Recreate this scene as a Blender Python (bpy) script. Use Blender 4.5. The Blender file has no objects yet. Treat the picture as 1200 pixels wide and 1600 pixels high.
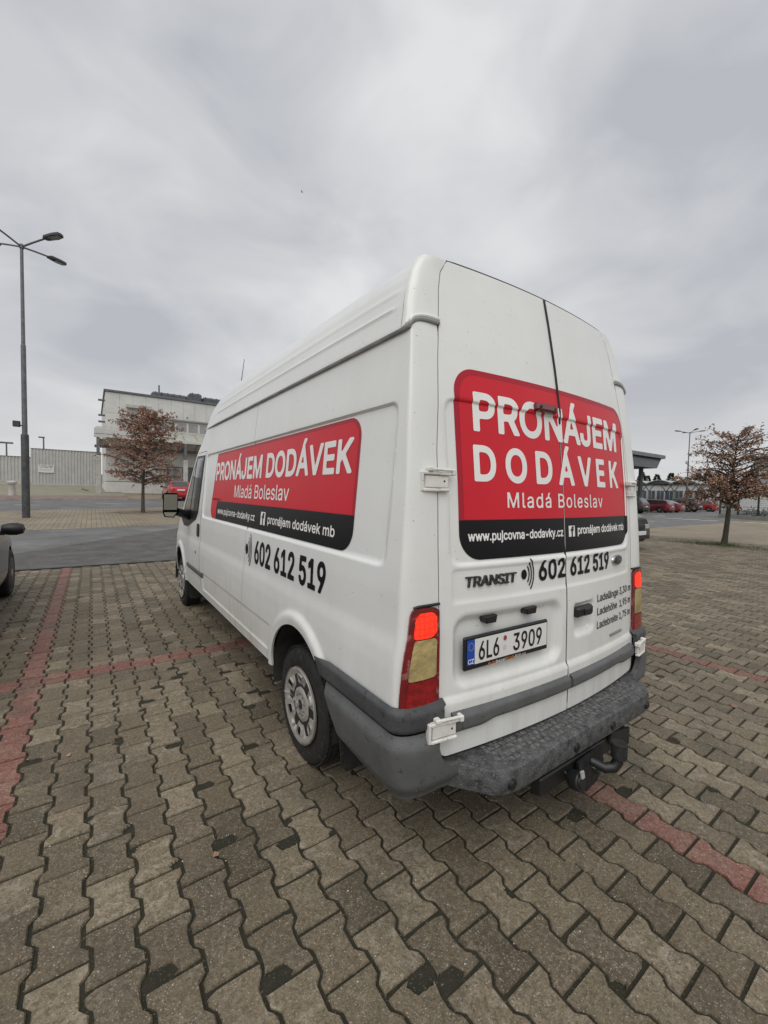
import bpy, bmesh, math, random
import numpy as np
from mathutils import Vector, Matrix
rnd = random.Random(7)
R_ = math.radians
scene = bpy.context.scene
COL = scene.collection

# ------------------------------------------------------------------ camera
CAM = (-1.89, -1.12, 1.5)
cd = bpy.data.cameras.new('camera')
cam = bpy.data.objects.new('camera', cd); COL.objects.link(cam)
yaw, pit, rol = R_(35.066), R_(-2.538), R_(1.203)
fw = Vector((math.sin(yaw)*math.cos(pit), math.cos(yaw)*math.cos(pit), math.sin(pit)))
rt = Vector((math.cos(yaw), -math.sin(yaw), 0)); up = rt.cross(fw)
rt, up = math.cos(rol)*rt + math.sin(rol)*up, -math.sin(rol)*rt + math.cos(rol)*up
cam.matrix_world = Matrix(((rt.x, up.x, -fw.x, CAM[0]), (rt.y, up.y, -fw.y, CAM[1]), (rt.z, up.z, -fw.z, CAM[2]), (0, 0, 0, 1)))
cd.sensor_fit = 'HORIZONTAL'; cd.sensor_width = 36.0; cd.lens = 36.0*649.9/1200
cd.clip_start = .02; cd.clip_end = 3000
scene.camera = cam

# ------------------------------------------------------------------ world: overcast sky
SUN_EL, SUN_AZ = 55, 222          # azimuth clockwise from +y
world = bpy.data.worlds.new('World'); scene.world = world; world.use_nodes = True
wn, wl = world.node_tree.nodes, world.node_tree.links
wn.clear()
def N(t, **k):
    n = wn.new(t)
    for a, b in k.items(): setattr(n, a, b)
    return n
out = N('ShaderNodeOutputWorld'); bg = N('ShaderNodeBackground'); wl.new(bg.outputs[0], out.inputs[0])
sky = N('ShaderNodeTexSky', sky_type='NISHITA', sun_disc=False); sky.sun_elevation = R_(SUN_EL); sky.sun_rotation = R_(SUN_AZ)
sky.air_density = 1.5; sky.dust_density = 4
skm = N('ShaderNodeVectorMath', operation='SCALE'); skm.inputs['Scale'].default_value = .08; wl.new(sky.outputs[0], skm.inputs[0])
tc = N('ShaderNodeTexCoord'); sep = N('ShaderNodeSeparateXYZ'); wl.new(tc.outputs['Generated'], sep.inputs[0])
zm = N('ShaderNodeMath', operation='MAXIMUM'); zm.inputs[1].default_value = 0; wl.new(sep.outputs[2], zm.inputs[0])
zp_ = N('ShaderNodeMath', operation='POWER'); zp_.inputs[1].default_value = .7; wl.new(zm.outputs[0], zp_.inputs[0])
zs_ = N('ShaderNodeMath', operation='MULTIPLY'); zs_.inputs[1].default_value = 3.4; wl.new(zp_.outputs[0], zs_.inputs[0])
dx = N('ShaderNodeMath', operation='MULTIPLY'); dx.inputs[1].default_value = 1.5; wl.new(sep.outputs[0], dx.inputs[0])
dy = N('ShaderNodeMath', operation='MULTIPLY'); dy.inputs[1].default_value = 1.5; wl.new(sep.outputs[1], dy.inputs[0])
cmb = N('ShaderNodeCombineXYZ'); wl.new(dx.outputs[0], cmb.inputs[0]); wl.new(dy.outputs[0], cmb.inputs[1]); wl.new(zs_.outputs[0], cmb.inputs[2])
n1 = N('ShaderNodeTexNoise'); n1.inputs['Scale'].default_value = .9; n1.inputs['Detail'].default_value = 4; n1.inputs['Roughness'].default_value = .45; n1.inputs['Distortion'].default_value = .6
n2 = N('ShaderNodeTexNoise'); n2.inputs['Scale'].default_value = 2.3; n2.inputs['Detail'].default_value = 6; n2.inputs['Roughness'].default_value = .5; n2.inputs['Distortion'].default_value = .5
off = N('ShaderNodeVectorMath', operation='ADD'); off.inputs[1].default_value = (3.1, 1.4, 0); wl.new(cmb.outputs[0], off.inputs[0])
wl.new(off.outputs[0], n1.inputs['Vector']); wl.new(off.outputs[0], n2.inputs['Vector'])
nm = N('ShaderNodeMix'); nm.data_type = 'FLOAT'; nm.inputs[0].default_value = .42; wl.new(n1.outputs[0], nm.inputs[2]); wl.new(n2.outputs[0], nm.inputs[3])
ramp = N('ShaderNodeValToRGB'); wl.new(nm.outputs[0], ramp.inputs[0])
cr = ramp.color_ramp
cr.elements[0].position = .38; cr.elements[0].color = (.425, .44, .472, 1)
cr.elements[1].position = .62; cr.elements[1].color = (.675, .68, .685, 1)
e = cr.elements.new(.5); e.color = (.54, .55, .57, 1)
# overcast luminance: the low band under the cloud deck is paler
hz = N('ShaderNodeMapRange'); hz.inputs[1].default_value = .0; hz.inputs[2].default_value = .20; hz.inputs[3].default_value = .62; hz.inputs[4].default_value = 0; wl.new(zm.outputs[0], hz.inputs[0])
mh = N('ShaderNodeMix'); mh.data_type = 'RGBA'; wl.new(hz.outputs[0], mh.inputs[0]); wl.new(ramp.outputs[0], mh.inputs[6]); mh.inputs[7].default_value = (.76, .755, .735, 1)
ms = N('ShaderNodeMix'); ms.data_type = 'RGBA'; ms.inputs[0].default_value = .05; wl.new(mh.outputs[2], ms.inputs[6]); wl.new(skm.outputs[0], ms.inputs[7])
wl.new(ms.outputs[2], bg.inputs[0]); bg.inputs[1].default_value = 1.0

sd = bpy.data.lights.new('sun', 'SUN'); sd.energy = 1.5; sd.angle = R_(60); sd.color = (1, .975, .94)
sun = bpy.data.objects.new('sun', sd); COL.objects.link(sun)
saz, sel = R_(SUN_AZ), R_(SUN_EL)
to_sun = Vector((math.sin(saz)*math.cos(sel), math.cos(saz)*math.cos(sel), math.sin(sel)))
sun.rotation_euler = to_sun.to_track_quat('Z', 'Y').to_euler()
vs_ = scene.view_settings
vs_.view_transform = 'Standard'; vs_.look = 'None'; vs_.gamma = 1; vs_.use_curve_mapping = False; vs_.exposure = .22
scene.render.engine = 'CYCLES'

# ------------------------------------------------------------------ materials
MATS = {}
def mat(name, col, rough=.5, metal=0., var=.12, vscale=6., bump=0., bscale=60., coat=0., spec=.5, emit=0., ecol=None, col2=None, trans=0., alpha=1., detail=6, spots=None, space='Object'):
    if name in MATS: return MATS[name]
    m = bpy.data.materials.new(name); m.use_nodes = True
    nt = m.node_tree; nd, ln = nt.nodes, nt.links
    b = nd['Principled BSDF']
    b.inputs['Roughness'].default_value = rough; b.inputs['Metallic'].default_value = metal
    b.inputs['Coat Weight'].default_value = coat; b.inputs['Coat Roughness'].default_value = .06
    b.inputs['Specular IOR Level'].default_value = spec
    if trans: b.inputs['Transmission Weight'].default_value = trans
    t = nd.new('ShaderNodeTexCoord'); geo = nd.new('ShaderNodeNewGeometry')
    vec = geo.outputs['Position']
    n = nd.new('ShaderNodeTexNoise'); n.inputs['Scale'].default_value = vscale; n.inputs['Detail'].default_value = detail; n.inputs['Roughness'].default_value = .62
    ln.new(vec, n.inputs['Vector'])
    r = nd.new('ShaderNodeValToRGB'); ln.new(n.outputs[0], r.inputs[0])
    c2 = col2 if col2 else tuple(c*(1-var*2) for c in col)
    r.color_ramp.elements[0].position = .33; r.color_ramp.elements[1].position = .67
    r.color_ramp.elements[0].color = (*c2, 1); r.color_ramp.elements[1].color = (*(col if col2 else tuple(min(1, c*(1+var*.6)) for c in col)), 1)
    last = r.outputs[0]
    if spots:   # (scale, threshold, colour)
        v = nd.new('ShaderNodeTexNoise'); v.inputs['Scale'].default_value = spots[0]; v.inputs['Detail'].default_value = 3; ln.new(vec, v.inputs['Vector'])
        mr = nd.new('ShaderNodeMapRange'); mr.inputs[1].default_value = spots[1]; mr.inputs[2].default_value = spots[1]+.06; ln.new(v.outputs[0], mr.inputs[0])
        mx = nd.new('ShaderNodeMix'); mx.data_type = 'RGBA'; ln.new(mr.outputs[0], mx.inputs[0]); ln.new(last, mx.inputs[6]); mx.inputs[7].default_value = (*spots[2], 1)
        last = mx.outputs[2]
    ln.new(last, b.inputs['Base Color'])
    if bump:
        bn = nd.new('ShaderNodeTexNoise'); bn.inputs['Scale'].default_value = bscale; bn.inputs['Detail'].default_value = 5; ln.new(vec, bn.inputs['Vector'])
        bp = nd.new('ShaderNodeBump'); bp.inputs['Strength'].default_value = bump; bp.inputs['Distance'].default_value = .01; ln.new(bn.outputs[0], bp.inputs['Height']); ln.new(bp.outputs[0], b.inputs['Normal'])
    if emit:
        b.inputs['Emission Strength'].default_value = emit; b.inputs['Emission Color'].default_value = (*(ecol or col), 1)
    if alpha < 1: b.inputs['Alpha'].default_value = alpha
    MATS[name] = m
    return m

def paint_mat(name, col, dirt=(.33, .29, .22), dirt_amt=.5):
    """white van paint: smooth coat, road film in streaks and fine splashes"""
    m = mat(name, col, .36, 0, .02, 3., coat=.22, spec=.5)
    nd, ln = m.node_tree.nodes, m.node_tree.links
    b = nd['Principled BSDF']; geo = [n for n in nd if n.type == 'NEW_GEOMETRY'][0]
    base = b.inputs['Base Color'].links[0].from_socket
    mp = nd.new('ShaderNodeMapping'); mp.inputs['Scale'].default_value = (14, 14, 2.2); ln.new(geo.outputs['Position'], mp.inputs[0])
    n = nd.new('ShaderNodeTexNoise'); n.inputs['Scale'].default_value = 1; n.inputs['Detail'].default_value = 8; n.inputs['Roughness'].default_value = .7; ln.new(mp.outputs[0], n.inputs['Vector'])
    n3 = nd.new('ShaderNodeTexNoise'); n3.inputs['Scale'].default_value = 1.3; n3.inputs['Detail'].default_value = 4; ln.new(geo.outputs['Position'], n3.inputs['Vector'])
    mul = nd.new('ShaderNodeMath'); mul.operation = 'MULTIPLY'; ln.new(n.outputs[0], mul.inputs[0]); ln.new(n3.outputs[0], mul.inputs[1])
    # splash film: thrown up by the wheels, thins out by belt height
    sp = nd.new('ShaderNodeSeparateXYZ'); ln.new(geo.outputs['Position'], sp.inputs[0])
    hr = nd.new('ShaderNodeMapRange'); hr.inputs[1].default_value = .42; hr.inputs[2].default_value = 1.0; hr.inputs[3].default_value = .50; hr.inputs[4].default_value = .07; ln.new(sp.outputs[2], hr.inputs[0])
    mr = nd.new('ShaderNodeMapRange'); mr.inputs[1].default_value = .16; mr.inputs[2].default_value = .42; ln.new(mul.outputs[0], mr.inputs[0])
    am = nd.new('ShaderNodeMath'); am.operation = 'MULTIPLY'; ln.new(mr.outputs[0], am.inputs[0]); ln.new(hr.outputs[0], am.inputs[1])
    # flecks
    fl = nd.new('ShaderNodeTexNoise'); fl.inputs['Scale'].default_value = 75; fl.inputs['Detail'].default_value = 2; ln.new(geo.outputs['Position'], fl.inputs['Vector'])
    fm = nd.new('ShaderNodeMapRange'); fm.inputs[1].default_value = .715; fm.inputs[2].default_value = .76; fm.inputs[3].default_value = 0; fm.inputs[4].default_value = .7; ln.new(fl.outputs[0], fm.inputs[0])
    f2 = nd.new('ShaderNodeMath'); f2.operation = 'MAXIMUM'; ln.new(am.outputs[0], f2.inputs[0]); ln.new(fm.outputs[0], f2.inputs[1])
    mx = nd.new('ShaderNodeMix'); mx.data_type = 'RGBA'; ln.new(f2.outputs[0], mx.inputs[0]); ln.new(base, mx.inputs[6]); mx.inputs[7].default_value = (*dirt, 1)
    ln.new(mx.outputs[2], b.inputs['Base Color'])
    rr = nd.new('ShaderNodeMapRange'); rr.inputs[3].default_value = .3; rr.inputs[4].default_value = .75; ln.new(f2.outputs[0], rr.inputs[0]); ln.new(rr.outputs[0], b.inputs['Roughness'])
    wv = nd.new('ShaderNodeTexNoise'); wv.inputs['Scale'].default_value = 2.6; wv.inputs['Detail'].default_value = 1; ln.new(geo.outputs['Position'], wv.inputs['Vector'])
    bp = nd.new('ShaderNodeBump'); bp.inputs['Strength'].default_value = .25; bp.inputs['Distance'].default_value = .012; ln.new(wv.outputs[0], bp.inputs['Height']); ln.new(bp.outputs[0], b.inputs['Normal'])
    return m

def paver_mat(name, mode):
    """concrete pavers; per-piece tone from attribute 'tone' (0..1) and 'red' (0/1)"""
    m = bpy.data.materials.new(name); m.use_nodes = True
    nd, ln = m.node_tree.nodes, m.node_tree.links
    b = nd['Principled BSDF']; b.inputs['Specular IOR Level'].default_value = .35
    geo = nd.new('ShaderNodeNewGeometry')
    at = nd.new('ShaderNodeAttribute'); at.attribute_type = mode; at.attribute_name = 'tone'
    ar = nd.new('ShaderNodeAttribute'); ar.attribute_type = mode; ar.attribute_name = 'red'
    def noise(s, d=6, r=.6):
        n = nd.new('ShaderNodeTexNoise'); n.inputs['Scale'].default_value = s; n.inputs['Detail'].default_value = d; n.inputs['Roughness'].default_value = r; ln.new(geo.outputs['Position'], n.inputs['Vector']); return n
    def mix(f, a, c, typ='MIX'):
        x = nd.new('ShaderNodeMix'); x.data_type = 'RGBA'; x.blend_type = typ
        for s, v in ((0, f), (6, a), (7, c)):
            if hasattr(v, 'links'): ln.new(v, x.inputs[s])
            elif isinstance(v, tuple): x.inputs[s].default_value = (*v, 1)
            else: x.inputs[s].default_value = v
        return x.outputs[2]
    def mr(v, a, c, d=0., e=1.):
        x = nd.new('ShaderNodeMapRange'); ln.new(v, x.inputs[0]); x.inputs[1].default_value = a; x.inputs[2].default_value = c; x.inputs[3].default_value = d; x.inputs[4].default_value = e; return x.outputs[0]
    tr = nd.new('ShaderNodeValToRGB'); ln.new(at.outputs['Fac'], tr.inputs[0])
    tr.color_ramp.elements[0].color = (.088, .070, .044, 1); tr.color_ramp.elements[1].color = (.235, .192, .128, 1)
    e = tr.color_ramp.elements.new(.5); e.color = (.155, .125, .081, 1)
    redc = mix(at.outputs['Fac'], (.175, .070, .055), (.25, .105, .083))
    c = mix(ar.outputs['Fac'], tr.outputs[0], redc)
    # worn cream laitance
    big = noise(5.5, 5); fine = noise(38, 6, .7)
    mm = nd.new('ShaderNodeMath'); mm.operation = 'MULTIPLY'; ln.new(mr(big.outputs[0], .47, .68), mm.inputs[0]); ln.new(mr(fine.outputs[0], .42, .62), mm.inputs[1])
    c = mix(mr(mm.outputs[0], 0, 1, 0, .6), c, (.29, .245, .180))
    # some pieces have lost their face: pale mottled network
    net = noise(26, 5, .55); m2 = nd.new('ShaderNodeMath'); m2.operation = 'MULTIPLY'; ln.new(mr(at.outputs['Fac'], .55, .70), m2.inputs[0]); ln.new(mr(net.outputs[0], .47, .60), m2.inputs[1])
    m3 = nd.new('ShaderNodeMath'); m3.operation = 'MULTIPLY'; ln.new(m2.outputs[0], m3.inputs[0]); ln.new(mr(noise(9, 4).outputs[0], .40, .56), m3.inputs[1])
    m4 = nd.new('ShaderNodeMath'); m4.operation = 'MULTIPLY'; ln.new(m3.outputs[0], m4.inputs[0]); ln.new(mr(ar.outputs['Fac'], 0, 1, 1, .45), m4.inputs[1])
    c = mix(mr(m4.outputs[0], 0, 1, 0, .72), c, (.36, .31, .235))
    # dark film / algae
    alg = noise(2.3, 7, .65)
    c = mix(mr(alg.outputs[0], .50, .68, 0, .62), c, (.060, .053, .036))
    # coarse surface: pits and worn highs
    pit = noise(62, 5, .7)
    c = mix(mr(pit.outputs[0], .50, .64, 0, .55), c, (.062, .052, .036))
    c = mix(mr(pit.outputs[0], .46, .36, 0, .45), c, (.27, .228, .165))
    # aggregate grains
    gr = noise(190, 2, .5)
    c = mix(mr(gr.outputs[0], .63, .70, 0, .75), c, (.50, .46, .39))
    dk = noise(120, 3, .6)
    c = mix(mr(dk.outputs[0], .54, .68, 0, .6), c, (.050, .042, .031))
    ln.new(c, b.inputs['Base Color'])
    rn = mr(alg.outputs[0], .35, .7, .80, .52); ln.new(rn, b.inputs['Roughness'])
    bp = nd.new('ShaderNodeBump'); bp.inputs['Strength'].default_value = .8; bp.inputs['Distance'].default_value = .005
    ad = nd.new('ShaderNodeMath'); ad.operation = 'ADD'; ln.new(fine.outputs[0], ad.inputs[0]); ln.new(dk.outputs[0], ad.inputs[1]); ln.new(ad.outputs[0], bp.inputs['Height'])
    ln.new(bp.outputs[0], b.inputs['Normal'])
    return m

def far_paver_mat(name, base=(.26, .23, .18), joint=(.10, .095, .07), red=False):
    """pavers too far away to tell apart: brick pattern in the material"""
    m = bpy.data.materials.new(name); m.use_nodes = True
    nd, ln = m.node_tree.nodes, m.node_tree.links
    b = nd['Principled BSDF']; b.inputs['Roughness'].default_value = .75
    geo = nd.new('ShaderNodeNewGeometry')
    mp = nd.new('ShaderNodeMapping'); mp.inputs['Rotation'].default_value = (0, 0, R_(90)); ln.new(geo.outputs['Position'], mp.inputs[0])
    br = nd.new('ShaderNodeTexBrick'); ln.new(mp.outputs[0], br.inputs['Vector'])
    br.inputs['Scale'].default_value = 1; br.inputs['Brick Width'].default_value = .2025; br.inputs['Row Height'].default_value = .148
    br.inputs['Mortar Size'].default_value = .009; br.inputs['Mortar Smooth'].default_value = .3
    br.inputs['Color1'].default_value = (*base, 1); br.inputs['Color2'].default_value = (*[c*.78 for c in base], 1); br.inputs['Mortar'].default_value = (*joint, 1)
    n = nd.new('ShaderNodeTexNoise'); n.inputs['Scale'].default_value = .55; n.inputs['Detail'].default_value = 9; n.inputs['Roughness'].default_value = .7; ln.new(geo.outputs['Position'], n.inputs['Vector'])
    r = nd.new('ShaderNodeMapRange'); r.inputs[1].default_value = .35; r.inputs[2].default_value = .7; r.inputs[3].default_value = .72; r.inputs[4].default_value = 1.12; ln.new(n.outputs[0], r.inputs[0])
    x = nd.new('ShaderNodeVectorMath'); x.operation = 'SCALE'; ln.new(br.outputs[0], x.inputs[0]); ln.new(r.outputs[0], x.inputs['Scale'])
    ln.new(x.outputs[0], b.inputs['Base Color'])
    bp = nd.new('ShaderNodeBump'); bp.inputs['Strength'].default_value = .4; bp.inputs['Distance'].default_value = .005; bp.invert = True; ln.new(br.outputs[1], bp.inputs['Height']); ln.new(bp.outputs[0], b.inputs['Normal'])
    return m

def tone_mat(name, c0, c1, rough=.8, trans=0.):
    """colour between c0 and c1 by face attribute 'tone'"""
    m = bpy.data.materials.new(name); m.use_nodes = True
    nd, ln = m.node_tree.nodes, m.node_tree.links
    b = nd['Principled BSDF']; b.inputs['Roughness'].default_value = rough
    at = nd.new('ShaderNodeAttribute'); at.attribute_name = 'tone'
    x = nd.new('ShaderNodeMix'); x.data_type = 'RGBA'; ln.new(at.outputs['Fac'], x.inputs[0]); x.inputs[6].default_value = (*c0, 1); x.inputs[7].default_value = (*c1, 1)
    ln.new(x.outputs[2], b.inputs['Base Color'])
    return m

# ------------------------------------------------------------------ mesh helpers
def link_mesh(name, me, m=None, parent=None, smooth=35):
    if m is not None: me.materials.append(m)
    if smooth:
        me.polygons.foreach_set('use_smooth', [True]*len(me.polygons))
        me.set_sharp_from_angle(angle=R_(smooth))
    o = bpy.data.objects.new(name, me); COL.objects.link(o)
    if parent is not None: o.parent = parent
    return o
def tag(o, label=None, cat=None, group=None, kind=None):
    if label: o['label'] = label
    if cat: o['category'] = cat
    if group: o['group'] = group
    if kind: o['kind'] = kind
    return o
def empty(name, loc=(0, 0, 0), rz=0, label=None, cat=None, group=None):
    o = bpy.data.objects.new(name, None); COL.objects.link(o); o.location = loc; o.rotation_euler = (0, 0, rz); o.empty_display_size = .2
    return tag(o, label, cat, group)
def copy_tree(o, parent=None):
    c = o.copy(); COL.objects.link(c)
    if parent is not None: c.parent = parent
    for ch in list(o.children): copy_tree(ch, c)
    return c

class MB:
    def __init__(s): s.v = []; s.f = []
    def add(s, vs, fs):
        k = len(s.v); s.v += [tuple(map(float, p)) for p in vs]; s.f += [tuple(i+k for i in f) for f in fs]; return s
    def box(s, c, d, M=None, bev=0.):
        """box centre c, full size d, optionally bevelled (chamfer), optionally through matrix M"""
        hx, hy, hz = [q/2 for q in d]
        if bev > 0:
            b = min(bev, hx*.9, hy*.9, hz*.9); vs = []; idx = {}
            for sx in (-1, 1):
                for sy in (-1, 1):
                    for sz in (-1, 1):
                        for ax in range(3):
                            p = [sx*(hx-(b if ax != 0 else 0)), sy*(hy-(b if ax != 1 else 0)), sz*(hz-(b if ax != 2 else 0))]
                            idx[(sx, sy, sz, ax)] = len(vs); vs.append(p)
            fs = []
            def q(l): fs.append(tuple(idx[k] for k in l))
            for ax in range(3):
                a, b2 = [(1, 2), (0, 2), (0, 1)][ax]
                for sg in (-1, 1):
                    l = []
                    for (u, w2) in ((-1, -1), (1, -1), (1, 1), (-1, 1)):
                        t = [0, 0, 0]; t[ax] = sg; t[a] = u; t[b2] = w2; l.append((t[0], t[1], t[2], ax))
                    if (sg > 0) == (ax == 1): l.reverse()
                    q(l)
            for ax in range(3):
                a, b2 = [(1, 2), (0, 2), (0, 1)][ax]
                for u in (-1, 1):
                    for w2 in (-1, 1):
                        l = []
                        for sg, wh in ((-1, a), (1, a), (1, b2), (-1, b2)):
                            t = [0, 0, 0]; t[ax] = sg; t[a] = u; t[b2] = w2; l.append((t[0], t[1], t[2], wh))
                        q(l)
            for sx in (-1, 1):
                for sy in (-1, 1):
                    for sz in (-1, 1): q([(sx, sy, sz, 0), (sx, sy, sz, 1), (sx, sy, sz, 2)])
        else:
            vs = [(x, y, z) for x in (-hx, hx) for y in (-hy, hy) for z in (-hz, hz)]
            fs = [(0, 1, 3, 2), (4, 6, 7, 5), (0, 4, 5, 1), (2, 3, 7, 6), (0, 2, 6, 4), (1, 5, 7, 3)]
        vs = [Vector(p)+Vector(c) for p in vs]
        if M is not None: vs = [M @ p for p in vs]
        return s.add(vs, fs)
    def bb(s, x0, x1, y0, y1, z0, z1, bev=0., M=None): return s.box(((x0+x1)/2, (y0+y1)/2, (z0+z1)/2), (abs(x1-x0), abs(y1-y0), abs(z1-z0)), M, bev)
    def tube(s, pts, rad, n=10, cap=True):
        pts = [Vector(p) for p in pts]; k = len(pts)
        rs = rad if isinstance(rad, (list, tuple)) else [rad]*k
        vs = []; fs = []; ref = None
        for i, p in enumerate(pts):
            d = (pts[min(i+1, k-1)]-pts[max(i-1, 0)]).normalized()
            if ref is None: ref = d.orthogonal().normalized()
            ref = (ref-d*ref.dot(d)).normalized(); b = d.cross(ref)
            for j in range(n):
                a = 2*math.pi*j/n; vs.append(p+(ref*math.cos(a)+b*math.sin(a))*rs[i])
        for i in range(k-1):
            for j in range(n): fs.append((i*n+j, i*n+(j+1) % n, (i+1)*n+(j+1) % n, (i+1)*n+j))
        if cap: fs += [tuple(range(n))[::-1], tuple((k-1)*n+j for j in range(n))]
        return s.add(vs, fs)
    def lathe(s, prof, n=32, axis='z', c=(0, 0, 0), M=None):
        """prof: list (r, h) revolved about axis"""
        vs = []; fs = []
        for r, h in prof:
            for j in range(n):
                a = 2*math.pi*j/n; u, w2 = r*math.cos(a), r*math.sin(a)
                p = {'z': (u, w2, h), 'x': (h, u, w2), 'y': (u, h, w2)}[axis]
                p = Vector(p)+Vector(c); vs.append(M @ p if M is not None else p)
        for i in range(len(prof)-1):
            for j in range(n): fs.append((i*n+j, i*n+(j+1) % n, (i+1)*n+(j+1) % n, (i+1)*n+j))
        if prof[0][0] > 1e-6: fs.append(tuple(range(n)))
        if prof[-1][0] > 1e-6: fs.append(tuple((len(prof)-1)*n+j for j in range(n)))
        return s.add(vs, fs)
    def prism(s, poly, h0, h1, fn=None, bev=0.):
        """poly (a,b) extruded h0..h1; fn maps (a,b,h)->xyz"""
        fn = fn or (lambda a, b, h: (a, b, h)); n = len(poly)
        rings = [(poly, h0), (poly, h1)]
        if bev:
            c = Vector((sum(p[0] for p in poly)/n, sum(p[1] for p in poly)/n))
            ins = [tuple(Vector(p)+(c-Vector(p)).normalized()*bev*1.3) for p in poly]
            sg = 1 if h1 > h0 else -1
            rings = [(poly, h0), (poly, h1-sg*bev), (ins, h1)]
        vs = [fn(a, b, h) for pl, h in rings for a, b in pl]; fs = []
        for i in range(len(rings)-1):
            for j in range(n): fs.append((i*n+j, i*n+(j+1) % n, (i+1)*n+(j+1) % n, (i+1)*n+j))
        fs += [tuple(range(n))[::-1], tuple((len(rings)-1)*n+j for j in range(n))]
        return s.add(vs, fs)
    def mesh(s, name='m'):
        me = bpy.data.meshes.new(name); me.from_pydata(s.v, [], s.f); me.update()
        bm = bmesh.new(); bm.from_mesh(me); bmesh.ops.recalc_face_normals(bm, faces=bm.faces); bm.to_mesh(me); bm.free()
        return me
    def build(s, name, m, parent=None, smooth=35): return link_mesh(name, s.mesh(name), m, parent, smooth)

def lin(tab):
    xs = [a for a, b in tab]; ys = [b for a, b in tab]
    return lambda t: np.interp(t, xs, ys)
def sm(a, b, x):
    t = np.clip((np.asarray(x, float)-a)/(b-a), 0, 1); return t*t*(3-2*t)
def sdrr(a, b, a0, a1, b0, b1, r):
    """signed distance to rounded rectangle"""
    qx = np.abs(a-(a0+a1)/2)-(a1-a0)/2+r; qy = np.abs(b-(b0+b1)/2)-(b1-b0)/2+r
    return np.hypot(np.maximum(qx, 0), np.maximum(qy, 0))+np.minimum(np.maximum(qx, qy), 0)-r
def sdpoly(a, b, poly, r=0.):
    """signed distance to polygon (grown by r with round corners; give an inset polygon)"""
    a = np.asarray(a, float); b = np.asarray(b, float)
    d = np.full(a.shape, 1e9); s = np.ones(a.shape); n = len(poly)
    for i in range(n):
        x0, y0 = poly[i]; x1, y1 = poly[i-1]
        ex, ey = x1-x0, y1-y0; wx, wy = a-x0, b-y0
        t = np.clip((wx*ex+wy*ey)/(ex*ex+ey*ey), 0, 1)
        d = np.minimum(d, (wx-ex*t)**2+(wy-ey*t)**2)
        c1 = b >= y0; c2 = b < y1; c3 = ex*wy > ey*wx
        fl = (c1 & c2 & c3) | (~c1 & ~c2 & ~c3)
        s = np.where(fl, -s, s)
    return s*np.sqrt(d)-r
def patch(us, vs, S, sdf=None, thick=0., flip=False):
    """surface grid S(U,V)->xyz clipped to sdf<0 with border vertices snapped onto the outline; returns mesh data"""
    us = np.array(sorted(set(np.round(us, 5)))); vs = np.array(sorted(set(np.round(vs, 5))))
    U, V = np.meshgrid(us, vs, indexing='ij'); U = U.copy(); V = V.copy()
    nu, nv = U.shape
    ins = np.ones((nu, nv), bool)
    if sdf is not None:
        d = sdf(U, V); ins = d < 0
    fin = ins[:-1, :-1] | ins[1:, :-1] | ins[1:, 1:] | ins[:-1, 1:]
    if sdf is not None:
        need = np.zeros((nu, nv), bool)
        need[:-1, :-1] |= fin; need[1:, :-1] |= fin; need[1:, 1:] |= fin; need[:-1, 1:] |= fin
        mv = need & ~ins
        for _ in range(3):
            e = 1e-4; d = sdf(U, V); gx = (sdf(U+e, V)-sdf(U-e, V))/(2*e); gy = (sdf(U, V+e)-sdf(U, V-e))/(2*e)
            g2 = np.maximum(gx*gx+gy*gy, .25)
            U = np.where(mv, U-d*gx/g2, U); V = np.where(mv, V-d*gy/g2, V)
    P = np.stack(np.broadcast_arrays(*S(U, V)), -1)
    ids = -np.ones((nu, nv), int); used = np.zeros((nu, nv), bool)
    used[:-1, :-1] |= fin; used[1:, :-1] |= fin; used[1:, 1:] |= fin; used[:-1, 1:] |= fin
    ids[used] = np.arange(used.sum())
    verts = [tuple(p) for p in P[used]]
    ii, jj = np.nonzero(fin)
    F = np.stack([ids[ii, jj], ids[ii+1, jj], ids[ii+1, jj+1], ids[ii, jj+1]], -1)
    if flip: F = F[:, ::-1]
    faces = [tuple(map(int, f)) for f in F]
    if thick:
        e = 2e-3
        A = np.stack(np.broadcast_arrays(*S(U+e, V)), -1)-P; B = np.stack(np.broadcast_arrays(*S(U, V+e)), -1)-P
        nn = np.cross(A, B); nn /= np.maximum(np.linalg.norm(nn, axis=-1, keepdims=True), 1e-12)
        if flip: nn = -nn
        Q = (P-nn*thick)[used]
        cnt = {}
        for f in faces:
            for a, b in zip(f, f[1:]+f[:1]): cnt[(a, b)] = 1
        bnd = [(a, b) for (a, b) in cnt if (b, a) not in cnt]
        mp = {}
        for a, b in bnd:
            for q in (a, b):
                if q not in mp: mp[q] = len(verts); verts.append(tuple(Q[q]))
        faces += [(b, a, mp[a], mp[b]) for a, b in bnd]
    return verts, faces
def patch_obj(name, us, vs, S, m, parent=None, sdf=None, thick=0., flip=False, smooth=40, mirror=False):
    v, f = patch(us, vs, S, sdf, thick, flip)
    if mirror: v = [(-x, y, z) for x, y, z in v]; f = [t[::-1] for t in f]
    me = bpy.data.meshes.new(name); me.from_pydata(v, [], f); me.update()
    return link_mesh(name, me, m, parent, smooth)
def lines(a, b, step, *extra):
    n = max(1, int(round((b-a)/step))); l = list(np.linspace(a, b, n+1))
    for e in extra:
        l = [t for t in l if abs(t-e) > step*.3] + [e]
    return [t for t in l if a-1e-9 <= t <= b+1e-9]

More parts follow.
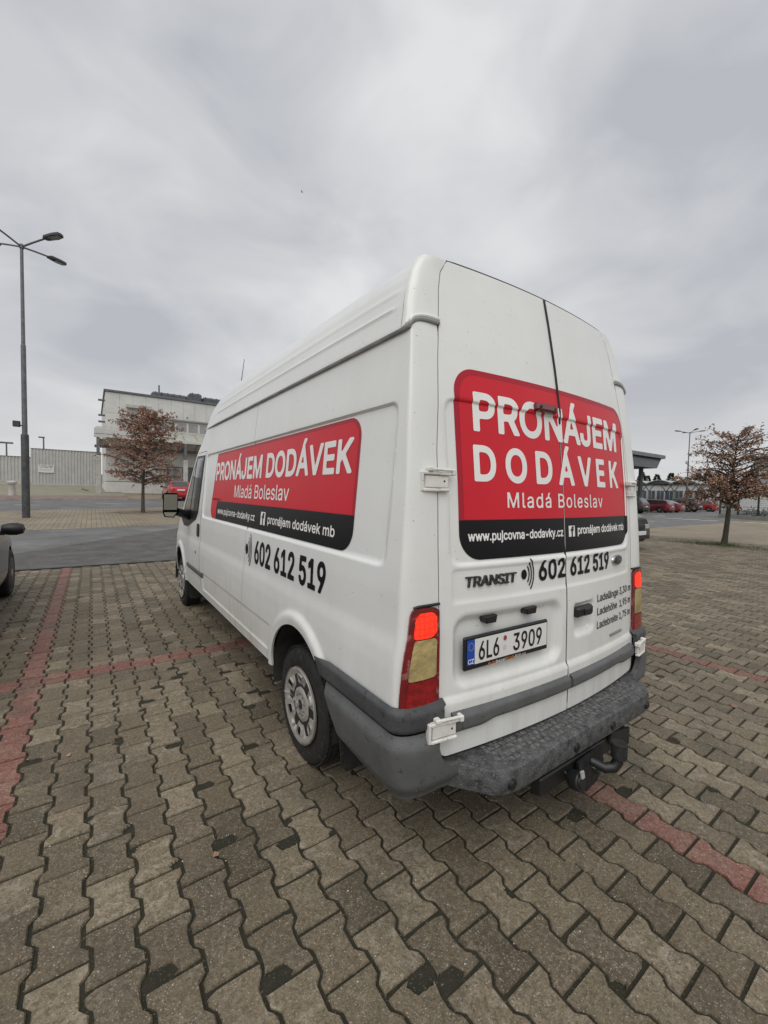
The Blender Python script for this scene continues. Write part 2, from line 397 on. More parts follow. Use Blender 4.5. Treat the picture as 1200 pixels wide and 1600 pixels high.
try:      # the sans that ships with Blender; its built-in face otherwise
    SANS = bpy.data.fonts.load(bpy.utils.system_resource('DATAFILES')+'/fonts/Inter.woff2')
except Exception:
    SANS = None
LOOPS = {}
def text_segs(body, space=1., shear=0.):
    """outline segments of a text, unit size"""
    key = (body, space, shear)
    if key in LOOPS: return LOOPS[key]
    cu = bpy.data.curves.new('txt', 'FONT'); cu.body = body; cu.size = 1; cu.resolution_u = 3
    if SANS: cu.font = SANS
    cu.fill_mode = 'NONE'; cu.space_character = space; cu.shear = shear
    o = bpy.data.objects.new('txt', cu); COL.objects.link(o)
    me = bpy.data.meshes.new_from_object(o.evaluated_get(bpy.context.evaluated_depsgraph_get()))
    co = np.array([v.co[:2] for v in me.vertices]); ed = np.array([e.vertices[:] for e in me.edges])
    bpy.data.objects.remove(o); bpy.data.curves.remove(cu); bpy.data.meshes.remove(me)
    LOOPS[key] = (co[ed[:, 0]], co[ed[:, 1]]); return LOOPS[key]
def seg_sdf(P, A, B):
    """signed distance of points P to the union of the outlines (non-zero winding)"""
    out_ = np.empty(len(P))
    for i in range(0, len(P), 1500):
        p = P[i:i+1500, None, :]; e = B-A; w_ = p-A
        t = np.clip((w_*e).sum(-1)/np.maximum((e*e).sum(-1), 1e-12), 0, 1)
        d = np.sqrt((((w_-e*t[..., None]))**2).sum(-1).min(1))
        up_ = (A[:, 1] <= p[..., 1]) & (B[:, 1] > p[..., 1]); dn = (A[:, 1] > p[..., 1]) & (B[:, 1] <= p[..., 1])
        cr_ = e[:, 0]*w_[..., 1]-e[:, 1]*w_[..., 0]
        wn_ = (up_ & (cr_ > 0)).sum(1)-(dn & (cr_ < 0)).sum(1)
        out_[i:i+1500] = np.where(wn_ != 0, -d, d)
    return out_
def text_obj(name, body, u0, u1, v0, cap, fn, m, parent, bold=.0, space=1., shear=0., cell=.02, extrude=0., ref='H'):
    """text fitted between u0 and u1, baseline v0, capital height cap; fn(u,v,h)->xyz; one object for each word"""
    A, B = text_segs(body, space, shear); h0 = np.concatenate(text_segs(ref)); y0, y1 = h0[:, 1].min(), h0[:, 1].max()
    x0, x1 = min(A[:, 0].min(), B[:, 0].min()), max(A[:, 0].max(), B[:, 0].max())
    sv = cap/(y1-y0); b = bold*sv*.9; su = (u1-u0-2*b)/(x1-x0)
    T_ = lambda q: np.stack([u0+b+(q[:, 0]-x0)*su, v0+(q[:, 1]-y0)*sv], -1)
    A, B = T_(A), T_(B)
    lo, hi = np.minimum(A[:, 0], B[:, 0]), np.maximum(A[:, 0], B[:, 0]); od = np.argsort(lo); groups = []
    for i in od:
        if groups and (lo[i]-groups[-1][1] < (.17*su if ' ' in body.strip() else 9)): groups[-1][0].append(i); groups[-1][1] = max(groups[-1][1], hi[i])
        else: groups.append([[i], hi[i]])
    last = None
    for idx, _ in groups:
        a, c = A[idx], B[idx]; st = cap/(30 if cap > .08 else 20); mg = b+st*1.5
        us = np.arange(np.minimum(a, c)[:, 0].min()-mg, np.maximum(a, c)[:, 0].max()+mg+st, st); vs = np.arange(np.minimum(a, c)[:, 1].min()-mg, np.maximum(a, c)[:, 1].max()+mg+st, st)
        U, V = np.meshgrid(us, vs, indexing='ij'); G = np.stack([U.ravel(), V.ravel()], -1); D = (seg_sdf(G, a, c)-b).reshape(U.shape); ins = D < 0
        fin = ins[:-1, :-1] | ins[1:, :-1] | ins[1:, 1:] | ins[:-1, 1:]; use = np.zeros(U.shape, bool)
        for sl in ((slice(0, -1), slice(0, -1)), (slice(1, None), slice(0, -1)), (slice(1, None), slice(1, None)), (slice(0, -1), slice(1, None))): use[sl] |= fin
        mv = (use & ~ins).ravel(); M_ = G[mv]
        for _k in range(2):
            e = st*.05; d = seg_sdf(M_, a, c)-b
            gx = (seg_sdf(M_+[e, 0], a, c)-b-d)/e; gy = (seg_sdf(M_+[0, e], a, c)-b-d)/e; g2 = np.maximum(gx*gx+gy*gy, .3)
            M_ = M_-np.stack([d*gx/g2, d*gy/g2], -1)
        G[mv] = M_; ids = -np.ones(U.shape, int); ids[use] = np.arange(use.sum()); Q = G[use.ravel()]
        verts = [fn(float(p[0]), float(p[1]), extrude) for p in Q]; ii, jj = np.nonzero(fin)
        faces = [tuple(int(k) for k in f) for f in np.stack([ids[ii, jj], ids[ii+1, jj], ids[ii+1, jj+1], ids[ii, jj+1]], -1)]
        if extrude:
            ed = {}
            for f in faces:
                for p, q in zip(f, f[1:]+f[:1]): ed[(p, q)] = 1
            for p, q in [k for k in ed if (k[1], k[0]) not in ed]:
                k = len(verts); verts += [fn(float(Q[p][0]), float(Q[p][1]), 0.), fn(float(Q[q][0]), float(Q[q][1]), 0.)]; faces.append((q, p, k, k+1))
        me = bpy.data.meshes.new(name); me.from_pydata([tuple(v) for v in verts], [], faces); me.update()
        last = link_mesh(name, me, m, parent, 0)
    return last

# ------------------------------------------------------------------ place: pixel rays and terrain
FPX = 649.9
def ray(px, py):
    a, b = (px-600)/FPX, -(py-800)/FPX
    return rt*a + up*b + fw
def pix(px, py, x=None, y=None, z=None):
    d = ray(px, py); c = Vector(CAM)
    t = (x-c.x)/d.x if x is not None else (y-c.y)/d.y if y is not None else (z-c.z)/d.z
    return c+d*t
def proj(p):
    v = Vector(p)-Vector(CAM); k = v.dot(fw)
    return (600+FPX*v.dot(rt)/k, 800-FPX*v.dot(up)/k, k)
def gz(x, y):
    """the land beyond the near lot rises gently away from the camera on the left"""
    y = np.asarray(y, float)
    return (1-sm(14, 26, x))*(.0275*np.maximum(0, y-8.6)+.00012*np.maximum(0, y-30)**2*(y < 90)+.00012*3600*(y >= 90))
def gp(px, py, dz=0.):
    d = ray(px, py); t = .5; c = Vector(CAM)
    while t < 200:
        p = c+d*t
        if p.z < float(gz(p.x, p.y))+dz: return p
        t += .03
    return c+d*t

asphalt = mat('asphalt', (.155, .153, .150), .82, 0, .2, 1.1, bump=.5, bscale=90, spots=(60, .62, (.24, .235, .225)), detail=9)
asphalt_old = mat('asphalt_old', (.098, .094, .090), .85, 0, .25, 2.2, bump=.7, bscale=110, spots=(75, .58, (.19, .18, .17)), detail=9)
earth = mat('earth', (.16, .14, .10), .95, 0, .25, .8, bump=.4, bscale=20, col2=(.10, .11, .06))
grit = mat('joint_grit', (.032, .027, .017), .95, 0, .2, 30, bump=.6, bscale=160, col2=(.018, .020, .009), spots=(140, .66, (.20, .185, .15)))
pav_obj_m = paver_mat('paver_concrete', 'OBJECT'); pav_geo_m = paver_mat('paver_concrete_field', 'GEOMETRY')
far_pav = far_paver_mat('far_pavers', (.30, .25, .175), (.105, .09, .06))
far_pav_red = far_paver_mat('far_red_pavers', (.27, .165, .125), (.12, .10, .08))
kerb_m = mat('kerb_concrete', (.30, .29, .265), .85, 0, .15, 3, bump=.3, bscale=40)
road_white = mat('road_paint', (.62, .62, .60), .7, 0, .15, 12)
moss = mat('moss', (.075, .095, .035), .95, 0, .3, 9, bump=.6, bscale=70, col2=(.12, .11, .06))

def sheet(name, x0, x1, f0, f1, dz, m, parent=None, kind='structure', xs=.5, ys=.5):
    f0 = f0 if callable(f0) else (lambda x, c=f0: c+0*np.asarray(x, float)); f1 = f1 if callable(f1) else (lambda x, c=f1: c+0*np.asarray(x, float))
    X = lines(x0, x1, xs); nt = max(1, int(abs(float(f1((x0+x1)/2))-float(f0((x0+x1)/2)))/ys)); T = np.linspace(0, 1, nt+1)
    def S(u, t):
        y = f0(u)+(f1(u)-f0(u))*t; return u, y, gz(u, y)+dz
    o = patch_obj(name, X, T, S, m, parent, smooth=60)
    if parent is None: tag(o, kind=kind)
    return o
sk = lambda c, s: (lambda x: c+s*np.clip(np.asarray(x, float), -11, 9))
E_AISLE, E_STRIP, E_KERB = sk(15.67, .174), sk(24.75, .34), sk(33.2, .29)
# ground out to the horizon, in rings that get coarser
XG = lines(-60, 80, 1.0) + [-900, -500, -250, -120, 120, 200, 350, 600, 1200]
YG = lines(-30, 110, 1.0) + [-300, -100, 150, 220, 400, 800, 1600]
ground = patch_obj('ground', XG, YG, lambda u, v: (u, v, gz(u, v)-.05), earth); tag(ground, kind='structure')

PX, PY, X0, Y0 = .148, .2025, -2.285, 2.965       # paver module; red line column 0; red cross line
pavement = patch_obj('parking_pavement', lines(-7, 17, .5), lines(-3.4, 8.6, .5), lambda u, v: (u, v, -.0105+0*u), grit); tag(pavement, kind='structure')
for (x0, x1, y0, y1) in ((-60, -7, -20, 8.6), (17, 90, -20, 8.6), (-7, 17, -20, -3.4)):
    sheet('far_paving', x0, x1, y0, y1, -.002, far_pav, pavement, xs=2, ys=2)
aisle = sheet('aisle_road', -60, 16.5, 8.6, E_AISLE, .0, asphalt)
sheet('car_park_asphalt', 16.5, 130, 8.6, 60, -.002, asphalt, xs=1, ys=1)
def patch_edge(x): return np.clip(10.62+(np.asarray(x, float)+3.21)*1.06, 8.75, 14.6)
sheet('old_asphalt_patch', -12, 7.5, 8.61, lambda x: np.maximum(patch_edge(x), 8.72), .004, asphalt_old, aisle)
strip = sheet('tree_strip_paving', -60, 16.5, lambda x: E_AISLE(x), lambda x: E_STRIP(x), .004, far_pav)
road = sheet('road', -60, 16.5, lambda x: E_STRIP(x), lambda x: E_KERB(x), 0, asphalt)
for (a, b) in (((22, 789), (62, 789.5)), ((150, 786.5), (190, 787.5)), ((-60, 789), (-25, 789))):
    p, q = gp(*a), gp(*b); d = (q-p).normalized(); n = Vector((-d.y, d.x, 0))*.07
    mb = MB(); vs = [p-n, q-n, q+n, p+n]; mb.add([(v.x, v.y, float(gz(v.x, v.y))+.006) for v in vs], [(0, 1, 2, 3)]); mb.build('lane_marking', road_white, road, 0)
kb = patch_obj('kerb', lines(-60, .3, .5), [0, .02, .14, .15], lambda u, v: (u, E_KERB(u)+v, gz(u, E_KERB(u)+v)+.12*sm(-.001, .015, v)), kerb_m); tag(kb, kind='structure')
sidewalk = sheet('sidewalk', -60, .3, lambda x: E_KERB(x)+.15, lambda x: E_KERB(x)+4.2, .118, far_pav_red)
sheet('grass_verge', -60, .3, lambda x: E_KERB(x)+4.2, 70, .10, mat('verge', (.27, .245, .19), .95, 0, .2, 1.2, bump=.5, bscale=30, col2=(.19, .18, .125)), ys=1)
sheet('forecourt', .3, 16.5, lambda x: E_KERB(x), 70, .01, far_pav, ys=1)

# pavers ------------------------------------------------------------
HL = PY/2-.0060
def fwid(y, g=.0125):
    """half width of a bone-shaped paver at |y|"""
    t = np.clip((abs(y)-.038)/.025, 0, 1); return (.125+(.171-.125)*t)/2-g/2
def paver_outline(y0=-HL, y1=HL, chip=None):
    ys = [y for y in (-.063, -.038, .038, .063) if y0+.004 < y < y1-.004]
    ysl = [y0]+ys+[y1]
    pts = [(fwid(y), y) for y in ysl]+[(-fwid(y), y) for y in reversed(ysl)]
    if chip:
        for (cx, cy, cr) in chip:
            new = []
            for i, p in enumerate(pts):
                q = pts[(i+1) % len(pts)]
                for k in range(6): new.append((p[0]+(q[0]-p[0])*k/6, p[1]+(q[1]-p[1])*k/6))
            n = len(new); inn = [math.hypot(p[0]-cx, p[1]-cy) < cr for p in new]
            if not any(inn) or all(inn): continue
            st = next(i for i in range(n) if inn[i] and not inn[i-1]); new = new[st:]+new[:st]; inn = inn[st:]+inn[:st]
            en = next(i for i in range(n) if not inn[i])
            a0 = math.atan2(new[0][1]-cy, new[0][0]-cx); a1 = math.atan2(new[en-1][1]-cy, new[en-1][0]-cx); am = math.atan2(-cy, -cx)
            d1 = (a1-a0) % (2*math.pi); dm = (am-a0) % (2*math.pi)
            if dm > d1: d1 -= 2*math.pi
            arc = [(lambda q: (cx+q*math.cos(a0+d1*k/9), cy+q*math.sin(a0+d1*k/9)))(cr*rnd.uniform(.84, 1.12)) for k in range(1, 9)]
            pts = [new[0]]+arc+[new[en-1]]+[p for i, p in enumerate(new[en:]) if i % 3 == 0 or i == len(new[en:])-1]
    return pts
def paver_geom(pts, low=False, seed=0):
    r = random.Random(seed); n = len(pts)
    ins = []
    for i in range(n):
        a, b, c = Vector(pts[i-1]), Vector(pts[i]), Vector(pts[(i+1) % n])
        d1 = (b-a).normalized(); d2 = (c-b).normalized(); nn = Vector((-(d1+d2).y, (d1+d2).x))
        if nn.length < 1e-6: nn = Vector((-d1.y, d1.x))
        ins.append(b+nn.normalized()*(.0038+r.uniform(-.0012, .0016)))
    vs = [(p.x, p.y, r.uniform(-.0008, .0006)) for p in ins]+[(p[0], p[1], -.0055) for p in pts]
    fs = [tuple(range(n))]+[(n+i, n+(i+1) % n, (i+1) % n, i) for i in range(n)]
    if True:
        vs += [(p[0], p[1], -.03 if not low else -.013) for p in pts]; fs += [(2*n+i, 2*n+(i+1) % n, n+(i+1) % n, n+i) for i in range(n)]
    return vs, fs
E2 = .1+.02
VARIANTS = [paver_outline() for _ in range(6)]
VARIANTS += [paver_outline(chip=[(.083, HL, .045)]), paver_outline(chip=[(-.083, -HL, .05)]), paver_outline(chip=[(-.08, HL, .035), (.08, -HL, .03)]),
             paver_outline(chip=[(.035, HL-.005, .052)]), paver_outline(chip=[(.06, -HL+.005, .06)]), paver_outline(chip=[(-.05, HL-.01, .048)]), paver_outline(chip=[(.085, .0, .045)])]
HALF_A, HALF_B = paver_outline(-HL, -.002), paver_outline(.002, HL)
def var_mesh(i, pts):
    v, f = paver_geom(pts, seed=i); me = bpy.data.meshes.new('paver'); me.from_pydata(v, [], f); me.update(); me.materials.append(pav_obj_m); return me
VM = [var_mesh(i, p) for i, p in enumerate(VARIANTS)]; HM = [var_mesh(50, HALF_A), var_mesh(51, HALF_B)]
items = []       # (x, y, variant pts index or 'a'/'b', red)
pr = random.Random(11)
for k in range(-32, 131):
    x = X0+k*PX
    if not -7 < x < 17: continue
    odd = k % 2
    for j in range(-32, 30):
        y = Y0+(j+.5*odd)*PY
        if y < -3.3 or y > 8.6-.09: continue
        redcol = k in (0, 17, 34, -17)
        if odd and not redcol and j in (-1, 0) and k < 13:     # the cross line: half pieces
            items.append((x, y, 'a', 1 if j == 0 else 0)); items.append((x, y, 'b', 1 if j == -1 else 0)); continue
        red = 1 if redcol or (j == 0 and not odd and k < 13) else 0
        near = math.hypot(x-CAM[0], y-CAM[1]) < 4.5 and x < 1.2
        ch = .17 if near and -1.9 < x < .4 else .05
        v = pr.randrange(6) if pr.random() > ch or red else pr.randrange(6, len(VARIANTS))
        items.append((x, y, v, red))
def hidden_by_van(p):
    c = Vector(CAM); d = Vector(p)-c; t0, t1 = 0., 1.
    for a, lo, hi in ((0, -.93, .93), (1, 0., 5.5), (2, .35, 2.4)):
        if abs(d[a]) < 1e-9: continue
        u, w2 = sorted(((lo-c[a])/d[a], (hi-c[a])/d[a])); t0 = max(t0, u); t1 = min(t1, w2)
    return t0 < t1
def seen(it):
    px, py, k = proj((it[0], it[1], 0))
    return k > .1 and -25 < px < 1225 and py < 1640 and not hidden_by_van((it[0], it[1], 0))
vis = sorted([i for i in range(len(items)) if seen(items[i])], key=lambda i: (items[i][0]-CAM[0])**2+(items[i][1]-CAM[1])**2)
single = set(vis[:300])
fv, ff, ft, fr = [], [], [], []
bigtone = lambda x, y: .5+.22*math.sin(x*1.7+.6*y)*math.cos(y*1.1-.4*x)
for i, (x, y, v, red) in enumerate(items):
    tone = min(1, max(0, pr.gauss(.5+(bigtone(x, y)-.5)*.6, .24)))
    rz = pr.gauss(0, .006); tx, ty = pr.gauss(0, .007), pr.gauss(0, .007); dz = pr.gauss(-.001, .0019)
    if i in single:
        o = bpy.data.objects.new('paver', VM[v] if isinstance(v, int) else HM[0 if v == 'a' else 1]); COL.objects.link(o)
        o.location = (x, y, dz); o.rotation_euler = (tx, ty, rz+(math.pi if isinstance(v, int) and pr.random() < .5 else 0)); o.parent = pavement
        o['tone'] = tone; o['red'] = float(red)
    else:
        if x > 9 and (y < -2.4): continue
        pts = VARIANTS[v] if isinstance(v, int) else (HALF_A if v == 'a' else HALF_B)
        vs, fs = paver_geom(pts, low=True, seed=i % 97)
        c, s = math.cos(rz), math.sin(rz); k = len(fv)
        fv += [(x+p[0]*c-p[1]*s, y+p[0]*s+p[1]*c, p[2]+dz+tx*p[1]-ty*p[0]) for p in vs]
        ff += [tuple(q+k for q in f) for f in fs]; ft += [tone]*len(fs); fr += [float(red)]*len(fs)
me = bpy.data.meshes.new('paver_field'); me.from_pydata(fv, [], ff); me.update()
for nm_, dat in (('tone', ft), ('red', fr)):
    a = me.attributes.new(nm_, 'FLOAT', 'FACE'); a.data.foreach_set('value', dat)
o = link_mesh('paver_field', me, pav_geo_m, pavement, 0); o['kind'] = 'stuff'
# pale crumbs and pebbles lying in the joints, too many to count
mb = MB(); pr2 = random.Random(5)
for _ in range(900):
    d = pr2.random()**.6*4.2; a = R_(pr2.uniform(-18, 92)); x = CAM[0]+math.sin(a)*d; y = CAM[1]+math.cos(a)*d
    if d < .5: continue
    s = pr2.uniform(.0012, .0034); z = pr2.choice((-.004, .0008))
    mb.add([(x-s, y-s*.6, z), (x+s, y-s, z), (x+s*.7, y+s, z), (x-s*.6, y+s*.8, z), (x, y, z+s*1.1)], [(0, 1, 4), (1, 2, 4), (2, 3, 4), (3, 0, 4)])
o = mb.build('pebbles', mat('pebble', (.55, .52, .45), .8, 0, .3, 90), None, 0); tag(o, 'pale stone crumbs scattered over the paving', 'gravel', kind='stuff')

# ================================================================== the van
white = paint_mat('van_white', (.745, .755, .735))
white_hw = mat('hinge_white', (.74, .73, .69), .42, 0, .08, 20, coat=.1, spots=(60, .68, (.35, .22, .14)))
grey_pl = mat('grey_plastic', (.105, .108, .108), .55, 0, .15, 4, bump=.15, bscale=180, spots=(55, .64, (.05, .051, .052)))
grey_band = mat('grey_plastic_dark', (.062, .064, .067), .6, 0, .2, 5, bump=.2, bscale=160, spots=(38, .60, (.032, .033, .035)))
grey_top = mat('grey_plastic_weathered', (.092, .094, .097), .58, 0, .38, 26, bump=.5, bscale=150, spots=(150, .60, (.17, .17, .165)))
black_pl = mat('black_plastic', (.014, .0145, .015), .45, 0, .2, 12)
rubber = mat('rubber', (.018, .018, .0175), .8, 0, .3, 18, bump=.3, bscale=120, spots=(30, .62, (.045, .042, .036)))
dark = mat('underbody', (.010, .010, .010), .9, 0, .2, 6)
silver = mat('wheel_silver', (.52, .505, .47), .45, .55, .12, 14, spots=(26, .66, (.22, .19, .15)))
steel = mat('steel', (.22, .22, .22), .45, .9, .2, 20)
glass_dk = mat('tinted_glass', (.035, .042, .042), .05, 0, .1, 2, coat=.6, spec=.8)
red_vinyl = mat('red_vinyl', (.60, .016, .030), .38, 0, .03, 3, spec=.25)
red_vinyl_dk = mat('dark_red_vinyl', (.40, .014, .030), .38, 0, .04, 3, spec=.25)
blk_vinyl = mat('black_vinyl', (.007, .007, .009), .36, 0, .1, 5, spec=.22)
wht_vinyl = mat('white_vinyl', (.80, .79, .77), .4, 0, .02, 5)

WT = lin([(.25, .945), (.42, .957), (.50, .968), (.60, .974), (.72, .976), (.83, .974), (.90, .968), (.945, .9595), (.965, .957), (1.0, .956), (1.12, .9525), (1.31, .938), (1.55, .918), (1.75, .902), (1.91, .887), (2.07, .868), (2.16, .859), (2.3, .85)])
CAPZ = [(2.15, .872), (2.165, .876), (2.20, .869), (2.27, .856), (2.34, .839), (2.42, .811), (2.475, .780), (2.53, .735), (2.575, .665), (2.60, .53), (2.612, .30), (2.62, 0)]
ZG = 2.158
YT = lin([(.3, -.006), (.615, -.005), (.962, .003), (1.27, .02), (1.55, .042), (1.87, .078), (2.13, .122), (2.36, .168), (2.5, .199), (2.6, .23)])
XD = lin([(.3, .787), (1.3, .786), (1.68, .776), (2.05, .742), (2.36, .70), (2.44, .68), (2.5, .64), (2.55, .56)])
def smooth_w(z):
    z = np.asarray(z, float); return (WT(z-.012)+WT(z)*2+WT(z+.012))/4
AR, ARZ = .39, .37
HUBS = (1.0, 4.80)
def arch_sd(y, z, yc):
    """signed distance to a wheel opening (negative inside)"""
    dyy = y-yc; dzz = z-ARZ
    up_ = np.hypot(dyy, dzz)-AR
    lo_ = np.abs(dyy)-(AR-np.maximum(0, -dzz)*.9)
    return np.where(dzz > 0, up_, lo_)
def side_in(y, z):
    """inward depth of pressings on the body side"""
    y = np.asarray(y, float); z = np.asarray(z, float)
    d = .013*(1-sm(-.010, .006, sdrr(y, z, .218, 3.565, 1.212, 1.868, .05)))
    d = d+.008*(1-sm(-.006, .005, sdrr(y, z, 1.43, 3.42, .475, .645, .012)))
    for yc in HUBS:
        a = arch_sd(y, z, yc)
        d = d-.020*(1-sm(.045, .085, a))*(1-.25*sm(.03, 0., a))
    return d
def taper(y): return 1-.02*sm(4.0, 5.0, y)-.045*sm(4.9, 5.5, y)
def S_side(y, z, h=0.):
    x = (smooth_w(z)-side_in(y, z)+h)*taper(y)
    return -x, y+0*x, z+0*x
def rear_in(x, z):
    d = .009*(1-sm(-.008, .004, sdrr(x, z, -.725, .725, 1.218, 1.892, .05)))
    d = d+.004*(1-sm(-.006, .003, sdrr(x, z, -.72, .72, 1.066, 1.200, .02)))
    d = d+.028*(1-sm(-.03, .004, sdrr(x, z, -.715, -.045, .722, 1.012, .07)))
    d = d+.030*(1-sm(-.022, .003, sdrr(x, z, .062, .258, .808, .972, .03)))
    d = d-.012*sm(.70, .675, z)
    return d
def yrear(x, z): return YT(z)+.06*(x/.78)**2
def S_rear(x, z, h=0.):
    y = (yrear(x, z-.01)+yrear(x, z)+yrear(x, z+.01))/3+rear_in(x, z)-h
    return x+0*y, y, z+0*y
def P3(fn):
    def g(u, v, h=0.):
        a = fn(np.array(u), np.array(v), h); return Vector((float(a[0]), float(a[1]), float(a[2])))
    return g
rear_pt = P3(S_rear)
side_flip = lambda u, v, h=0.: P3(S_side)(-u, v, h)        # text runs toward the rear: u = -y

van = empty('delivery_van', (0, 0, 0), 0, 'white high-roof delivery van with red rental lettering parked on the paving', 'van')
# ---- body sides
ZS = lines(.40, 2.16, .0135, .47, .478, .64, .648, .945, .965, 1.204, 1.210, 1.216, 1.222, 1.860, 1.866, 1.872, 1.878)
YS = lines(.118, 1.55, .0135, .156, .163, .17)+lines(1.5635, 3.45, .03, 3.41, 3.42, 3.43)+lines(3.46, 3.66, .012)
DOOR_R = lin([(.40, 3.47), (.49, 3.49), (.80, 3.56), (1.08, 3.61), (1.9, 3.60), (2.2, 3.6)])
YFS = lin([(.25, 5.18), (.5, 5.25), (.9, 5.22), (1.03, 5.08), (1.10, 4.92), (1.91, 4.06), (2.095, 3.78), (2.2, 3.67)])
YFC = lin([(.25, 5.56), (.6, 5.63), (.88, 5.60), (1.0, 5.50), (1.10, 5.28), (1.9, 4.40), (2.1, 4.12), (2.2, 4.0)])
YSM = lin([(.3, .118), (1.2, .118), (1.55, .13), (1.75, .155), (1.91, .172), (2.07, .188), (2.16, .197)])
def u_to_y(u, z):
    y = np.where(u <= 3.66, u, 3.66+(u-3.66)*(np.maximum(YFS(z), 3.67)-3.66)/(5.25-3.66))
    return y+(YSM(z)-.118)*(1-sm(.118, .7, u))
def S_full(u, z, h=0.):
    """body side out to the A-pillar / wing line: u is y up to 3.66, then stretched; the rear edge leans with the corner"""
    return S_side(u_to_y(u, z), z, h)
ZD0, ZD1 = .485, 1.912
def sd_door(u, z, g):
    y = u_to_y(u, z)
    d = np.maximum(DOOR_R(z)-y, np.maximum(ZD0-z, z-ZD1))
    d = np.maximum(d, y-4.38)
    d = np.maximum(d, y-np.where(z > 1.0, YFS(z)-.02, 9))
    return d+g
def sd_body(u, z):
    y = u_to_y(u, z)
    d = -arch_sd(y, z, HUBS[0]); d = np.maximum(d, -arch_sd(y, z, HUBS[1]))
    d = np.maximum(d, -sd_door(u, z, -.004))
    d = np.maximum(d, z-ZG+.004)
    # grey bumper takes over behind the wheel
    return np.maximum(d, np.minimum(.665-z, .9-y))
US = YS+lines(3.68, 5.25, .02)
SEAM = 2.02
for mir in (False, True):
    patch_obj('side_panel', [u for u in US if u > SEAM+.0022]+[SEAM+.001], ZS, S_full, white, van, sd_body, -.012, mirror=mir)
    patch_obj('side_panel', [u for u in US if u < SEAM-.001]+[SEAM-.0022, .1235], ZS, S_full, white, van, sd_body, -.012, mirror=mir)
    d = patch_obj('front_door', [u for u in US if u > 3.3], ZS, S_full, white, van, lambda u, z: np.maximum(sd_door(u, z, .003), -arch_sd(u_to_y(u, z), z, HUBS[1])), -.02, mirror=mir)
    # black window surround and glass (follow the door skin)
    sur = [(3.655, 1.872), (4.045, 1.88), (4.82, 1.12), (4.62, 1.05), (4.31, 1.06), (3.86, 1.168), (3.765, 1.245)]
    gl = [(3.69, 1.85), (4.01, 1.85), (4.165, 1.255), (3.795, 1.262)]
    YW = lines(3.6, 4.85, .02); ZW = lines(1.03, 1.89, .015)
    patch_obj('window_surround', YW, ZW, lambda y, z: S_side(y, z, .004), black_pl, d, lambda y, z: sdpoly(y, z, sur), -.01, mirror=mir)
    g_ = patch_obj('side_window', YW, ZW, lambda y, z: S_side(y, z, .007), glass_dk, d, lambda y, z: sdpoly(y, z, gl), -.004, mirror=mir)
    q3 = [(4.075, 1.79), (4.64, 1.21), (4.235, 1.21)]
    patch_obj('quarter_window', YW, ZW, lambda y, z: S_side(y, z, .007), glass_dk, d, lambda y, z: sdpoly(y, z, q3), -.004, mirror=mir)
    hd = patch_obj('door_handle', lines(3.62, 3.76, .01), lines(.98, 1.15, .01), lambda y, z: S_side(y, z, .012), black_pl, d, lambda y, z: sdrr(y, z, 3.645, 3.735, .995, 1.135, .03), -.014, mirror=mir)
    patch_obj('door_lock', lines(3.7, 3.8, .006), lines(.77, .87, .006), lambda y, z: S_side(y, z, .003), black_pl, d, lambda y, z: np.hypot(y-3.746, z-.82)-.016, -.004, mirror=mir)
    patch_obj('rub_strip', lines(3.40, 4.22, .02), lines(.58, .66, .008), lambda y, z: S_side(y, z, .012*(1-((z-.621)/.03)**4)), grey_pl, d, lambda y, z: sdrr(y, z, 3.40, 4.21, .594, .648, .006), -.014, mirror=mir)
# ---- front end (nose, bonnet, windscreen)
def S_front(t, z, h=0.):
    a = t*math.pi/2; w_ = smooth_w(z)*taper(YFS(z))
    x = -w_*np.cos(a)**.55; y = YFS(z)+(YFC(z)-YFS(z))*np.sin(a)**.9
    return x+0*z, y+h, z+0*x
TF = list(np.linspace(0, 1, 25)); ZF = lines(.40, 2.155, .03, 1.09, 1.11, 1.90)
arch_f = lambda t, z: -arch_sd(S_front(t, z)[1], z, HUBS[1])
for mir in (False, True):
    patch_obj('nose', TF, [z for z in ZF if z <= 1.1]+[1.1], S_front, white, van, arch_f, mirror=mir)
    patch_obj('windscreen_frame', TF, [z for z in ZF if z >= 1.1]+[1.1], S_front, white, van, mirror=mir)
    patch_obj('windscreen', TF, lines(1.14, 1.94, .04), lambda t, z: S_front(.08+t*.92, z, .006), glass_dk, van, mirror=mir)
    mb = MB()
    for q in range(3): pass
    patch_obj('headlight', list(np.linspace(.18, .62, 9)), lines(.72, .98, .02), lambda t, z: S_front(t, z, .006), mat('lamp_clear', (.6, .6, .6), .1, .2, .1, 8, coat=.8), van, lambda t, z: sdrr(t*1.2, z, .25, .70, .74, .965, .05), mirror=mir)
    patch_obj('front_bumper', list(np.linspace(0, 1, 21)), lines(.30, .60, .02), lambda t, z: S_front(t, z, .03), grey_pl, van, lambda t, z: np.maximum(-arch_sd(S_front(t, z)[1], z, HUBS[1]), z-.595), mirror=mir)
